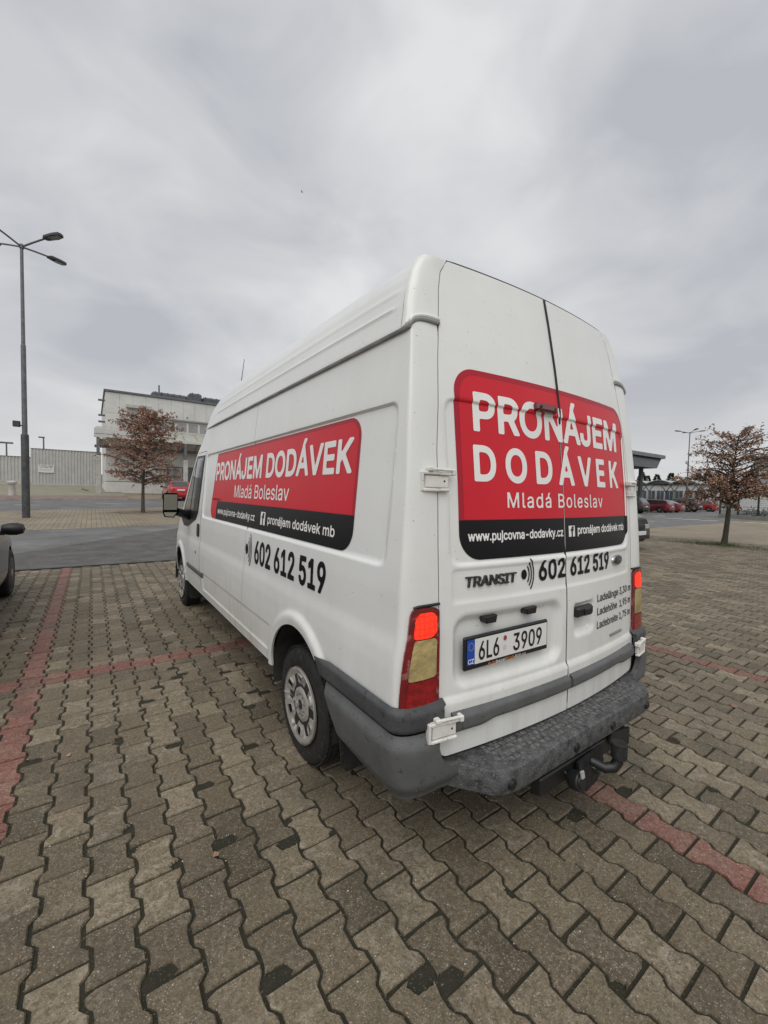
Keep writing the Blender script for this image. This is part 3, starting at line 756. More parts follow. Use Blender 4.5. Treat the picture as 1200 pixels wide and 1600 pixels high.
# ---- rear corner surface: s 0 at the side seam, 1 at the door edge
def capx(z): return np.interp(z, [a for a, b in CAPZ], [b for a, b in CAPZ])
def Wz(z): return np.where(z < ZG, smooth_w(np.minimum(z, ZG)), capx(z))
YSEAM = lin([(.3, .118), (1.2, .118), (1.55, .13), (1.75, .155), (1.91, .172), (2.07, .188), (ZG, .197), (ZG+.0005, .232), (2.24, .24), (2.34, .258), (2.46, .282), (2.5, .290), (2.56, .31)])
def S_corner(s, z, h=0., pw=.66):
    s = np.asarray(s, float); z = np.asarray(z, float)
    w_ = Wz(z); xd = XD(z); ys = YSEAM(z); ye = yrear(xd, z)-.012*sm(.70, .675, z)
    a = s*math.pi/2
    cx = np.cos(a)**pw; sx = np.sin(a)**pw          # squarish round corner
    x = xd+(w_-xd)*cx; y = ys+(ye-ys)*sx
    # outward offset
    nx = np.cos(a); ny = -np.sin(a)
    return -(x+nx*h), y+ny*h, z+0*x
SS = list(np.linspace(0, 1, 33))
def zb_(s): return ZG+.052*sm(-.3, .9, s)-.008
def corner_lo(s, z):
    a = S_corner(s, np.minimum(z, ZG-.001)); e = np.maximum(0, z-ZG+.001)
    return a[0]+e*.15*np.cos(s*1.57), a[1]+e*.20, z+0*a[0]
def corner_hi(s, z): return S_corner(s, np.maximum(z, ZG+.001))
for mir in (False, True):
    patch_obj('corner_pillar', SS, lines(.68, 1, .01), lambda s, t: (lambda zz: corner_lo(s, zz))(.68+(t-.68)/.32*(zb_(s)-.004-.68)), white, van, None, .02, mirror=mir)
    patch_obj('roof_corner', SS, lines(0, 1, .03), lambda s, t: corner_hi(s, zb_(s)+.004+t*(2.502-zb_(s)-.004)), white, van, None, .02, mirror=mir)
# ---- roof cap
KY = lin([(.16, .905), (.3, .93), (.5, .955), (.86, .98), (1.5, 1.0), (2.6, 1.01), (3.3, .985), (3.5, .93), (3.7, .82), (3.9, .62), (4.1, .34), (4.24, .10), (4.28, .02)])
WY = lin([(.16, 1), (3.3, 1), (3.7, .985), (3.95, .95), (4.15, .88), (4.28, .78)])
capz_a = [b for a, b in CAPZ]; QN = 44

Zp = np.concatenate([np.linspace(2.162, 2.53, 34), np.linspace(2.54, 2.62, 14)]); Xp = np.interp(Zp, [a for a, b in CAPZ], [b for a, b in CAPZ])
Y0S = lambda z: np.where(z < 2.5, YSEAM(np.minimum(z, 2.5))+.003, yrear(np.interp(z, [a for a, b in CAPZ], [b for a, b in CAPZ]), 2.5)+.03)
def S_roof(q, v, h=0.):
    qi = q*(len(Zp)-1); zp = np.interp(qi, np.arange(len(Zp)), Zp); xp = np.interp(qi, np.arange(len(Zp)), Xp)
    y0 = Y0S(zp); y = y0+(4.28-y0)*v
    k = KY(y)
    rib = .006*np.exp(-((zp-2.355)/.008)**2)+.006*np.exp(-((zp-2.275)/.008)**2)
    rib = rib*sm(.27, .33, y)*sm(3.5, 3.2, y)
    z = 2.162+(zp-2.162)*k
    lowk = np.where(zp > 2.47, sm(0, .18, y-y0), 1.)
    zr = np.minimum(z, 2.505+.0*z); z = zr+(z-zr)*lowk
    x = (xp+rib)*WY(y)
    return -x-0*v, y, z+0*x
VR = list(np.linspace(0, .06, 14))+list(np.linspace(.075, .74, 50))+list(np.linspace(.755, 1, 26))
for mir in (False, True):
    patch_obj('roof_half', np.linspace(0, 1, len(Zp)), VR, S_roof, white, van, None, 0, flip=True, mirror=mir)
# door-top seal and gutter
mb = MB(); pts = [(x, yrear(x, 2.5)+.012, 2.507-.10*max(0, abs(x)-.60)**1.1) for x in np.linspace(-.63, .63, 27)]
mb.tube(pts, .008, 6); mb.build('door_top_seal', black_pl, van)
gut_m = mat('gutter_sealer', (.30, .30, .29), .6, 0, .15, 9, bump=.2, bscale=60)
for mir in (1, -1):
    pts = [(-mir*.866*float(taper(y))*float(WY(y)), y, ZG) for y in np.linspace(3.66, .22, 60)]
    for s in np.linspace(.06, 1, 16):
        zz = float(zb_(s)); a, b = S_corner(s, np.array(ZG-.001)), S_corner(s, np.array(zz+.02)); f = float(sm(0, .7, s))
        pts.append((mir*(float(a[0])*(1-f)+float(b[0])*f-.006*math.cos(s*1.5)), float(a[1])*(1-f)+float(b[1])*f-.006*s, zz))
    mb = MB(); mb.tube(pts, .0095, 8); mb.build('roof_gutter', gut_m, van)
    pts2 = [(p[0]+mir*.002, p[1]+.001, p[2]+.016) for p in pts]
    mb = MB(); mb.tube(pts2, .0085, 8); mb.build('gutter_lip', white, van)
# ---- rear doors
ZR = lines(.45, 2.51, .0135, .676, .70, 1.062, 1.068, 1.196, 1.202, 1.214, 1.220, 1.226, 1.885, 1.891, 1.897)
XR = lines(-.80, .80, .0135, -.729, -.724, -.718, .718, .724, .729)
def sd_rdoor(x, z, side):
    g = .004
    d = np.maximum(np.abs(x)-XD(z)+g, side*-x+g*1.2)
    d = np.maximum(d, z-2.503)
    lo = sdrr(x*side, z, -.2, .783, .468, 3.2, .035)
    return np.maximum(d, lo)
doors = {}
for side in (-1, 1):
    doors[side] = patch_obj('rear_door', [x for x in XR if x*side > -.01], ZR, S_rear, white, van, lambda x, z, s=side: sd_rdoor(x, z, s), .02)
    doors[side]['label'] = 'left rear door with number plate recess' if side < 0 else 'right rear door with black pull handle'
mb = MB(); pts = [rear_pt(0, z, -.007) for z in np.linspace(.5, 2.5, 40)]
mb.tube(pts, .007, 6); mb.build('door_seal', black_pl, van)
# upper half of the gap has a visible black rubber
mb = MB(); mb.tube([rear_pt(0, z, .0035) for z in np.linspace(1.86, 2.497, 22)], .0055, 6); mb.build('gap_rubber', black_pl, doors[-1])
# ---- rear lettering and signs
def rsign(name, sd, m, par, h, x0=-.75, x1=.8, z0=1.2, z1=2.06):
    return patch_obj(name, lines(x0, x1, .0135, -.724, -.718), lines(z0, z1, .0135, 1.214, 1.220, 1.226, 1.885, 1.891, 1.897), lambda x, z: S_rear(x, z, h), m, par, sd, 0)
OUT = lambda x, z, g=0.: sdrr(x, z, -.675+g, .735-g, 1.233+g, 2.033-g, .11-g*.6)
for side in (-1, 1):
    cut = lambda x, z, s=side: -x*s+.006
    sg = rsign('sign_panel', lambda x, z: np.maximum(OUT(x, z), cut(x, z)), red_vinyl_dk, doors[side], .0012)
    rsign('sign_field', lambda x, z: np.maximum(np.maximum(OUT(x, z, .026), cut(x, z)), 1.40-z), red_vinyl, sg, .0018)
    rsign('sign_band', lambda x, z: np.maximum(np.maximum(OUT(x, z), cut(x, z)), z-1.398), blk_vinyl, sg, .0022)
L, Rr = doors[-1], doors[1]
def rtext(body, x0, x1, z, cap, par, m=wht_vinyl, h=.0032, **k):
    return text_obj('lettering', body, x0, x1, z, cap, lambda u, v, e: rear_pt(u, v, h+e), m, par, **k)
rtext('PRONÁJEM', -.58, .635, 1.778, .152, L, bold=.028)
rtext('DODÁVEK', -.588, .625, 1.566, .14, L, bold=.028, space=1.35)
rtext('Mladá Boleslav', -.405, .395, 1.45, .066, L, bold=.008, space=1.12)
rtext('www.pujcovna-dodavky.cz', -.632, -.014, 1.312, .038, L, bold=.02)
rtext('pronájem dodávek mb', .116, .684, 1.317, .039, Rr, bold=.022)
def fbox(par, fn, u0, u1, v0, v1, h):
    mb = MB(); n = 4
    vs = [fn(u0+(u1-u0)*i/n, v0+(v1-v0)*j/n, h) for i in range(n+1) for j in range(n+1)]
    mb.add(vs, [(i*(n+1)+j, (i+1)*(n+1)+j, (i+1)*(n+1)+j+1, i*(n+1)+j+1) for i in range(n) for j in range(n)])
    o = mb.build('logo_square', wht_vinyl, par, 0)
    w_ = u1-u0; hh = v1-v0
    text_obj('logo_letter', 'f', u0+w_*.30, u0+w_*.80, v0+hh*.03, hh*.84, lambda u, v, e: fn(u, v, h+.0012+e), blk_vinyl, o, bold=.03, cell=0)
fbox(Rr, rear_pt, .034, .089, 1.306, 1.36, .0035)
rtext('602', -.215, -.010, 1.118, .086, L, blk_vinyl, bold=.026)
rtext('612 519', .036, .445, 1.118, .086, Rr, blk_vinyl, bold=.026)
def wave_icon(par, fn, cu, cv, r0, s, h):
    mb = MB(); n = 20
    vs = [fn(cu, cv, h)]+[fn(cu+r0*math.cos(2*math.pi*i/n), cv+r0*1.25*math.sin(2*math.pi*i/n), h) for i in range(n)]
    mb.add(vs, [(0, 1+i, 1+(i+1) % n) for i in range(n)])
    for j in range(3):
        ra = s*(.52+.24*j); wd = s*.10; span = R_(50); vs = []; m_ = 14
        for i in range(m_+1):
            a = -span+2*span*i/m_
            for q in (-.5, .5): vs.append(fn(cu+(ra+wd*q)*math.cos(a)*.95, cv+(ra+wd*q)*math.sin(a)*1.3, h))
        mb.add(vs, [(2*i, 2*i+1, 2*i+3, 2*i+2) for i in range(m_)])
    mb.build('phone_icon', blk_vinyl, par, 0)
wave_icon(L, rear_pt, -.316, 1.153, .018, .068, .0032)
for z, t, x1 in ((.950, 'Ladelänge 3,30 m', .768), (.878, 'Ladehöhe  1,95 m', .768), (.806, 'Ladebreite 1,75 m', .765)):
    rtext(t, .297, x1, z, .039, Rr, mat('grey_vinyl', (.04, .04, .043), .45, 0, .1, 9), bold=.012, h=.002)
# badge lettering, oval, small tag, brake light, handle
badge = mat('badge_dark_chrome', (.10, .10, .10), .3, .8, .2, 30)
text_obj('badge', 'TRANSIT', -.653, -.369, 1.126, .042, lambda u, v, e: rear_pt(u, v, .001+e), badge, L, bold=.010, shear=.12, extrude=.008, cell=0, space=.96)
def oval(name, m, rx, rz, h, par):
    mb = MB(); n = 28; cx, cz = .555, 1.152
    rings = [(1, .0), (1, h*.6), (.93, h), (.0, h*1.15)]; vs = []
    for r, e in rings:
        for i in range(n): vs.append(rear_pt(cx+rx*r*math.cos(2*math.pi*i/n), cz+rz*r*math.sin(2*math.pi*i/n), e))
    mb.add(vs, [(k*n+i, k*n+(i+1) % n, (k+1)*n+(i+1) % n, (k+1)*n+i) for k in range(3) for i in range(n)]); return mb.build(name, m, par, 50)
ov = oval('oval_badge', mat('chrome', (.6, .6, .6), .18, 1, .05, 9), .068, .030, .010, Rr)
oval('badge_field', mat('badge_blue', (.012, .02, .05), .25, 0, .1, 9, coat=.6), .059, .024, .0125, ov)
text_obj('badge_script', 'Ford', .518, .592, 1.140, .022, lambda u, v, e: rear_pt(u, v, .0158+e), MATS['chrome'], ov, bold=.01, shear=.35, cell=0)
mb = MB(); mb.box((0, 0, 0), (.155, .010, .014), Matrix.Translation(rear_pt(.535, .741, .004)) @ Matrix.Rotation(R_(6), 4, 'Z'), .003); mb.build('small_tag', mat('tag_grey', (.22, .21, .19), .5, 0, .1, 9), Rr)
bl = MB(); c = rear_pt(-.13, 1.918, .012); bl.box((0, 0, 0), (.152, .034, .040), Matrix.Translation(c) @ Matrix.Rotation(R_(-1.4), 4, 'Z') @ Matrix.Rotation(R_(-9), 4, 'X'), .009)
b_ = bl.build('high_brake_light', mat('brake_lens', (.12, .018, .018), .25, 0, .1, 30, coat=.5), L)
for sx in (-.055, .055):
    mb = MB(); mb.lathe([(0, 0), (.006, 0), (.006, .004), (0, .0045)], 10, 'y', c=tuple(c+Vector((sx, -.0215, .0)))); mb.build('screw', black_pl, b_)
hb = MB(); hc = rear_pt(.140, .930, .0); 
hb.box((0, 0, 0), (.150, .035, .052), Matrix.Translation((hc.x, float(yrear(.14, .93))-.004, .930)) @ Matrix.Rotation(R_(1.5), 4, 'Z'), .010)
hb.box((0, 0, 0), (.060, .012, .036), Matrix.Translation((hc.x+.012, float(yrear(.14, .93))-.023, .928)), .004)
hb.build('pull_handle', black_pl, Rr)
# plate lights
for x0, x1, z in ((-.565, -.487, .990), (-.322, -.240, .997)):
    mb = MB(); xm = (x0+x1)/2; yb = float(yrear(xm, z))+.018
    mb.prism([(x0, z+.006), (x0+.014, z-.022), (x1-.006, z-.024), (x1, z+.008)], yb+.02, yb-.028, lambda a, b, h: (a, h, b), bev=.004)
    mb.build('plate_light', black_pl, L)
# number plate
pc = Vector((-.420, float(yrear(-.42, .866))+.002, .866)); pm = Matrix.Translation(pc) @ Matrix.Rotation(R_(-4.7), 4, 'Z') @ Matrix.Rotation(R_(-1.2), 4, 'Y')
plate_fn = lambda u, v, e=0.: pm @ Vector((u, -.010-e, v))
mb = MB(); mb.box((0, 0, -.004), (.505, .016, .140), pm, .006); fr_ = mb.build('plate_frame', black_pl, L)
def prect(name, u0, u1, v0, v1, h, m, par):
    mb = MB(); mb.add([plate_fn(u0, v0, h), plate_fn(u1, v0, h), plate_fn(u1, v1, h), plate_fn(u0, v1, h)], [(0, 1, 2, 3)]); return mb.build(name, m, par, 0)
pl_w = prect('number_plate', -.199, .240, -.050, .054, .0008, mat('plate_white', (.74, .74, .72), .35, 0, .03, 20), fr_)
pl_b = prect('plate_band', -.241, -.199, -.050, .054, .0008, mat('plate_blue', (.012, .07, .40), .4, 0, .05, 20), fr_)
pk = mat('plate_black', (.012, .012, .013), .4, 0, .05, 20)
ptx = lambda b, u0, u1, v, cap, m, h=.0022, **k: text_obj('plate_text', b, u0, u1, v, cap, lambda u, v2, e: plate_fn(u, v2, h+e), m, fr_, cell=0, **k)
ptx('6L6', -.178, -.062, -.036, .074, pk, bold=.012)
ptx('3909', .022, .205, -.036, .074, pk, bold=.012)
ptx('CZ', -.236, -.205, -.044, .019, wht_vinyl, bold=.02)
mb = MB()
for i in range(12):
    a = 2*math.pi*i/12; u, v = -.220+.013*math.cos(a), .026+.015*math.sin(a)
    mb.add([plate_fn(u-.0016, v-.0016, .002), plate_fn(u+.0016, v-.0016, .002), plate_fn(u+.0016, v+.0016, .002), plate_fn(u-.0016, v+.0016, .002)], [(0, 1, 2, 3)])
mb.build('plate_stars', mat('star_yellow', (.65, .48, .05), .5, 0, .05, 20), fr_, 0)
for (v, r, m_) in ((.030, .0125, mat('sticker_red', (.33, .05, .06), .5, 0, .2, 200)), (-.010, .0125, mat('sticker_pale', (.66, .65, .63), .4, 0, .1, 200))):
    mb = MB(); n = 6; u0 = -.028
    mb.add([plate_fn(u0+r*.85*math.cos(2*math.pi*i/n+.52), v+r*math.sin(2*math.pi*i/n+.52), .0024) for i in range(n)], [tuple(range(n))]); mb.build('plate_sticker', m_, fr_, 0)
org = mat('dealer_orange', (.75, .22, .05), .5, 0, .05, 20)
u = -.125
for b, w_, m_ in (('Auto', .046, org), ('bazar', .056, wht_vinyl), ('Profi', .050, org), ('Jicin.cz', .072, wht_vinyl)):
    ptx(b, u, u+w_, -.069, .0125, m_, .0008, bold=.004); u += w_+.001
# ---- rub strips on the doors
def strip_h(x): return .022+.006*sm(.52, .60, np.abs(x))
for side in (-1, 1):
    x0, x1 = sorted((side*.010, side*.735))
    zt = .640; zb = lambda x: .570-.012*sm(.50, .60, np.abs(x))
    patch_obj('rub_strip', lines(x0, x1, .02), np.linspace(0, 1, 13), lambda x, v: (lambda zz: S_rear(x, zz, strip_h(x)*(1-(2*np.abs(v-.5))**5)+.001))(zb(x)+(zt-zb(x))*v), grey_pl, doors[side], None, .03)
# ---- hinges
def hinge(xe, z, mir, low=False):
    sx = 1 if mir else -1
    y = float(yrear(xe, z))-(.050 if low else .006)
    B = Matrix.Translation((sx*xe, y, z)) @ Matrix.Rotation(R_(8.5)*sx, 4, 'Z') @ Matrix.Diagonal((-sx, 1, 1, 1))
    # local x to the door's middle, pillar side negative
    h = MB()
    h.bb(-.078, -.066, -.014, .012, -.040, .036, .003, B); h.bb(-.068, .006, -.016, .010, .024, .037, .003, B); h.bb(-.068, .006, -.016, .010, -.041, -.029, .003, B)
    h.bb(-.060, .048, -.010, .008, -.026, .021, .003, B); h.bb(.004, .070, -.018, .006, .022, .036, .004, B); h.bb(.006, .050, -.018, .006, -.041, -.028, .004, B)
    o = h.build('hinge', white_hw, van)
    r = MB(); r.tube([B @ Vector((-.052, -.016, .045)), B @ Vector((.066, -.019, .043))], .006, 8); r.bb(-.052, -.028, -.024, .004, .036, .054, .004, B); r.bb(.058, .074, -.026, .004, .024, .048, .003, B); r.build('check_strap', white_hw, o)
    d_ = MB(); d_.lathe([(0, -.0115), (.004, -.0112), (.0045, -.009)], 10, 'y', c=(.028, 0, 0), M=B); d_.build('hinge_bolt', black_pl, o)
for mir in (False, True):
    hinge(.785, 1.553, mir); hinge(.795, .607, mir, True)
# ---- tail lamps
LAMP_L = lin([(.66, .36), (.72, .34), (.95, .46), (1.04, .52), (1.09, .62)])
lens_m = mat('lamp_red_shell', (.20, .010, .014), .22, 0, .25, 22, coat=.7, spots=(22, .60, (.26, .10, .09)))
lens_low = mat('lamp_red_lower', (.30, .008, .012), .2, 0, .25, 40, coat=.7)
lens_amb = mat('lamp_amber_faded', (.46, .36, .16), .3, 0, .22, 14, coat=.6, bump=.5, bscale=45)
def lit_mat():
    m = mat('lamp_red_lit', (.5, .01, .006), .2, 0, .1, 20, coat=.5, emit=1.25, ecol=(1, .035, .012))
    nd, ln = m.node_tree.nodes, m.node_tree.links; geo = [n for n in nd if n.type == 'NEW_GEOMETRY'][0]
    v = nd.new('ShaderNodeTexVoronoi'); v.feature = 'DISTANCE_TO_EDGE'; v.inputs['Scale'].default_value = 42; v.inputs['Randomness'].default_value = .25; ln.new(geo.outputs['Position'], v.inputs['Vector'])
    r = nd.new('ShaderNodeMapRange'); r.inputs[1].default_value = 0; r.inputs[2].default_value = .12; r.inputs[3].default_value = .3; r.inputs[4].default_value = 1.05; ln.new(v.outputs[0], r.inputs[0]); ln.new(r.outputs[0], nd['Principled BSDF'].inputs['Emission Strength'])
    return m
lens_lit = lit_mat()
ZL = lines(.64, 1.10, .012)
for mir in (False, True):
    sdl = lambda s, z: np.maximum(sdrr(s*.25, z, .25*LAMP_L(z), .249, .668, 1.070, .02), 0*s+z-1.07+.05*np.maximum(0, .75-s)**2)
    lamp = patch_obj('tail_lamp', lines(.28, 1, .02), ZL, lambda s, z: S_corner(s, z, .012), lens_m, van, sdl, .02, mirror=mir)
    sdz = lambda a, b, g=0.: (lambda s, z: sdrr(s*.25, z, .25*(LAMP_L(z)+.17), .243, a, b, .010))
    LL = lines(.4, .985, .015)
    patch_obj('lit_lens', LL, lines(.95, 1.06, .008), lambda s, z: S_corner(s, z, .014), lens_lit, lamp, lambda s, z: sdrr(s*.25, z, .25*(LAMP_L(z)+.13), .243, .955, 1.052, .022), 0, mirror=mir)
    patch_obj('amber_lens', LL, lines(.79, .96, .01), lambda s, z: S_corner(s, z, .014), lens_amb, lamp, sdz(.800, .951), 0, mirror=mir)
    patch_obj('lower_lens', LL, lines(.68, .80, .01), lambda s, z: S_corner(s, z, .014), lens_low, lamp, sdz(.685, .795), 0, mirror=mir)
    mb = MB(); pts = [tuple(float(q) for q in S_corner(s, np.array(min(1.078, 1.076-.05*max(0, .75-s)**2*4)), .006)) for s in np.linspace(.60, 1, 12)]
    pts = [((-p[0] if mir else p[0]), p[1], p[2]) for p in pts]; mb.tube(pts, .006, 6); mb.build('lamp_seal', black_pl, lamp)
# ---- bumper: one long contour  c: 0.. side(y from .72) -> corner -> rear (x to -.70)
def contour(c, z, h):
    """c<0: along the side, y = .118 - c ; 0..1 corner ; 1..: toward the middle, x = xd - (c-1)"""
    c = np.asarray(c, float); z = np.asarray(z, float)
    cs = np.clip(c, 0, 1); k = S_corner(cs, z, h)
    ysd = .118-np.minimum(c, 0); xs_ = -(smooth_w(z)+h)
    xr_ = -(XD(z)-np.maximum(c-1, 0)); yr_ = yrear(xr_, z)-.012-h
    x = np.where(c < 0, xs_, np.where(c > 1, xr_, k[0])); y = np.where(c < 0, ysd, np.where(c > 1, yr_, k[1]))
    return x, y, z+0*x
CC = list(-np.linspace(.64, .02, 40))+list(np.linspace(0, 1, 33))+[1.02, 1.04, 1.06, 1.085]
def cl(c): return np.where(c < 0, c, np.where(c > 1, .25+(c-1), c*.25))     # arc length-like
def bump_h(z): return .030*np.clip(1-((.50-z)/.175)**4, 0, 1)*sm(.345, .40, z)+.004
for mir in (False, True):
    sdu = lambda c, z: np.maximum(np.maximum(.606-z, z-(.706-.012*sm(-.45, -.62, c))), np.maximum(-(c+.591)+(.68-z)*.96, c-1.0))
    patch_obj('bumper_band', CC, lines(.60, .715, .009), lambda c, z: contour(c, z, .024*sm(.600, .625, z)*sm(.712, .690, z)+.004), grey_band, van, sdu, .02, mirror=mir)
    sdl2 = lambda c, z: np.maximum(np.maximum(.352+.03*sm(-.2, -.5, c)-z, z-(.602-.150*sm(.90, 1.03, c))), np.maximum(-(c+.482)+(.576-z)*.70, c-1.085))
    patch_obj('bumper_corner', CC, lines(.34, .61, .012), lambda c, z: contour(c, z, .006+.034*sm(.35, .42, z)*sm(.62, .55, z)), grey_pl, van, sdl2, .03, mirror=mir)
# step: plan outline, rounded over the top edge
half_ = [(.0, -.150), (.30, -.150), (.54, -.148), (.60, -.138), (.645, -.110), (.685, -.060), (.725, -.010), (.752, .03), (.755, .07)]
oln = [(-a, b) for a, b in half_[::-1]]+half_[1:]
def ring(off_, z):
    r = []; n = len(oln)
    for i, p in enumerate(oln):
        a = Vector(oln[max(0, i-1)]); b = Vector(oln[min(n-1, i+1)]); d = (b-a).normalized(); nn = Vector((-d.y, d.x)); r.append((p[0]+nn.x*off_, p[1]+nn.y*off_, z))
    return r
mb = MB(); n = len(oln); rg = [ring(.018, .345), ring(.004, .352), ring(0, .37), ring(.001, .434), ring(.0045, .4435), ring(.011, .4485), ring(.022, .4500)]
vs = [p for r in rg for p in r]; mb.add(vs, [(k*n+i, k*n+i+1, (k+1)*n+i+1, (k+1)*n+i) for k in range(len(rg)-1) for i in range(n-1)]+[tuple((len(rg)-1)*n+i for i in range(n))])
step = mb.build('rear_step', grey_top, van, 28)
pad_m = mat('scuffed_pad', (.15, .15, .148), .6, 0, .4, 40, bump=.3, bscale=200)
# moulded anti-slip pads on the step, each a small raised block
for j in range(5):
    for i in range(34):
        x = -.595+1.19*(i+(.5 if j % 2 else 0))/34; y = .022-.030*j
        if abs(x) > .585+(.02-y)*.0: continue
        mb = MB(); mb.prism([(x-.0135, y-.011), (x+.0135, y-.011), (x+.0135, y+.011), (x-.0135, y+.011)], .4495, .4535, bev=.002); mb.build('step_pad', pad_m, step, 0)
for x in (-.572, -.135, .185, .55):
    o_ = (x, -.150+.012*max(0, abs(x)-.55)/.05, .390); mb = MB()
    mb.lathe([(0, -.005), (.015, -.005), (.0165, -.003), (.020, -.003), (.022, .008)], 20, 'y', c=(float(o_[0]), float(o_[1])-.001, float(o_[2]))); mb.build('parking_sensor', black_pl, step)
# bumper ledges beside the step
for sx in (-1, 1):
    mb = MB(); pl = []
    for c in np.linspace(.62, 1.08, 12): q = contour(c, np.array(.45), .034); pl.append((float(q[0])*sx*1, float(q[1])))
    pl = [(p[0]*1, p[1]) for p in pl]
    pl += [(-.69*sx, .09), (-.90*sx, .16)]
    if sx < 0: pl = [(x, y) for x, y in pl]
    mb.prism(pl, .40, .452, bev=.004); mb.build('bumper_ledge', grey_top, van)
# ---- underbody, wheel wells, mud flaps, tow bar
mb = MB(); mb.bb(-.86, .86, .05, .55, .46, .60); mb.bb(-.86, .86, 1.45, 4.35, .42, .55); mb.bb(-.62, .62, .10, 5.4, .30, .5); mb.bb(-.30, .30, .6, 5.2, .20, .4)
mb.tube([(-.75, 1.0, .31), (.75, 1.0, .31)], .06, 10); mb.tube([(.35, .1, .27), (.35, 2.4, .27)], .035, 8); mb.build('underbody', dark, van)
for yc in HUBS:
    for sx in (-1, 1):
        mb = MB(); n = 24; r = AR+.012; vs = []
        for i in range(n+1):
            a = R_(-12+204*i/n); p = (yc+r*math.cos(a), ARZ+r*math.sin(a))
            vs += [(sx*.955, p[0], p[1]), (sx*.62, p[0], p[1])]
        mb.add(vs, [(2*i, 2*i+1, 2*i+3, 2*i+2) for i in range(n)]); k = len(vs)
        mb.add([(sx*.62, yc, ARZ)]+[vs[2*i+1] for i in range(n+1)], [(0, i+1, i+2) for i in range(n)])
        mb.build('wheel_well', mat('well_liner', (.035, .035, .034), .9, 0, .3, 7), van)
        f = MB(); yf = yc-.41 if yc < 3 else yc-.40
        f.prism([(sx*.935, .55), (sx*.925, .19), (sx*.905, .165), (sx*.72, .165), (sx*.70, .19), (sx*.70, .55)], yf-.006, yf+.006, lambda a, b, h: (a, h+(b-.36)*.16, b)); f.build('mud_flap', rubber, van)
def tyre_prof(R, w_):
    return [(R*.64, -w_*.40), (R*.70, -w_*.46), (R*.80, -w_*.50), (R*.90, -w_*.485), (R*.965, -w_*.43), (R*.995, -w_*.34), (R, -w_*.2), (R, w_*.2), (R*.995, w_*.34), (R*.965, w_*.43), (R*.90, w_*.485), (R*.80, w_*.50), (R*.64, w_*.40)]
def van_wheel(sx, yc):
    R = .316; xo = sx*.842
    w0 = empty('wheel', (xo, yc+(.015 if yc < 3 else 0), .303)); w0.parent = van
    t = MB(); t.lathe(tyre_prof(R, .20), 56, 'x'); ty_ = t.build('tyre', rubber, w0, 50)
    g = MB()
    for i in range(60):            # tread blocks and shoulder nicks
        a = 2*math.pi*i/60; M = Matrix.Rotation(a, 4, 'X')
        for xx in (-.066, -.022, .022, .066): g.box((xx, 0, R+.001), (.034, .024, .008), M)
    g.build('tread', rubber, ty_, 0)
    s = sx
    # wheel trim: dished disc with six windows
    def S_trim(r, a):
        hgt = np.interp(r, [0, .03, .05, .075, .10, .172, .198, .208], [.060, .060, .056, .062, .050, .062, .070, .060])
        sp = np.cos(a*6)
        hgt = hgt-.010*sm(.1, .9, sp)*sm(.085, .11, r)*sm(.185, .165, r)
        return s*(hgt+.038), r*np.cos(a), r*np.sin(a)
    def sd_trim(r, a):
        da = (a % (math.pi/3))-math.pi/6
        hole = sdrr(r, da*.13, .128, .174, -.024, .024, .015)
        return np.maximum(-hole, r-.208)
    tr = patch_obj('wheel_trim', np.concatenate([[.0005], np.linspace(.02, .208, 40)]), np.linspace(0, 2*math.pi, 169), S_trim, silver, w0, sd_trim, .010, flip=(sx > 0), smooth=45)
    d = MB(); d.lathe([(0, s*.03), (.205, s*.04), (.213, s*.085), (.204, s*.09)], 48, 'x'); d.build('rim', mat('rim_dark', (.035, .033, .03), .6, .3, .2, 20), w0)
    c = MB(); c.lathe([(0, s*.1015), (.020, s*.101), (.027, s*.0995), (.030, s*.094)], 24, 'x'); c.build('centre_cap', mat('cap_blue', (.03, .035, .055), .35, .2, .1, 30), tr)
    for i in range(9):
        a = 2*math.pi*i/9; l = MB(); l.lathe([(0, s*.103), (.004, s*.1025), (.0045, s*.098)], 8, 'x', c=(0, .056*math.cos(a), .056*math.sin(a))); l.build('trim_stud', steel, tr)
    return w0
for yc in HUBS:
    for sx in (-1, 1): van_wheel(sx, yc)
tow = MB(); tow.bb(-.36, .385, -.125, -.075, .235, .313, .006); tow.bb(-.20, .16, -.10, .10, .25, .32); tow.build('tow_beam', black_pl, van)
tb = MB(); tb.prism([(.33, .20), (.385, .235), (.385, .315), (.20, .345), (.18, .30)], -.14, -.128, lambda a, b, h: (a, h, b)); tb.build('tow_side_plate', black_pl, van)
tp = MB(); tp.prism([(-.12, .315), (.07, .33), (.10, .25), (.05, .17), (-.05, .155), (-.11, .20)], -.155, -.140, lambda a, b, h: (a, h, b), bev=.003); tp.build('tow_bracket', mat('worn_steel', (.035, .036, .038), .55, .5, .3, 30), van)
tn = MB(); tn.tube([(-.01, -.15, .285), (.0, -.175, .280), (.015, -.20, .270), (.045, -.225, .275), (.062, -.235, .30), (.066, -.236, .335)], [.020, .020, .022, .024, .024, .022], 12); nk = tn.build('tow_neck', black_pl, van)
bc = MB(); bc.lathe([(.0, .390), (.030, .390), (.034, .386), (.034, .322), (.031, .318), (.0, .318)], 24, 'z', c=(.067, -.237, 0)); bc.build('ball_cap', rubber, nk)
bt = MB(); bt.lathe([(0, -.022), (.010, -.022), (.012, -.019), (.012, 0)], 6, 'y', c=(-.005, -.150, .262)); bt.build('tow_bolt', steel, van); bt = MB(); bt.lathe([(0, -.018), (.008, -.018), (.009, 0)], 6, 'y', c=(.045, -.150, .215)); bt.build('tow_bolt', steel, van)
sk_ = MB(); Ms = Matrix.Translation((-.165, -.165, .262)) @ Matrix.Rotation(R_(-12), 4, 'X')
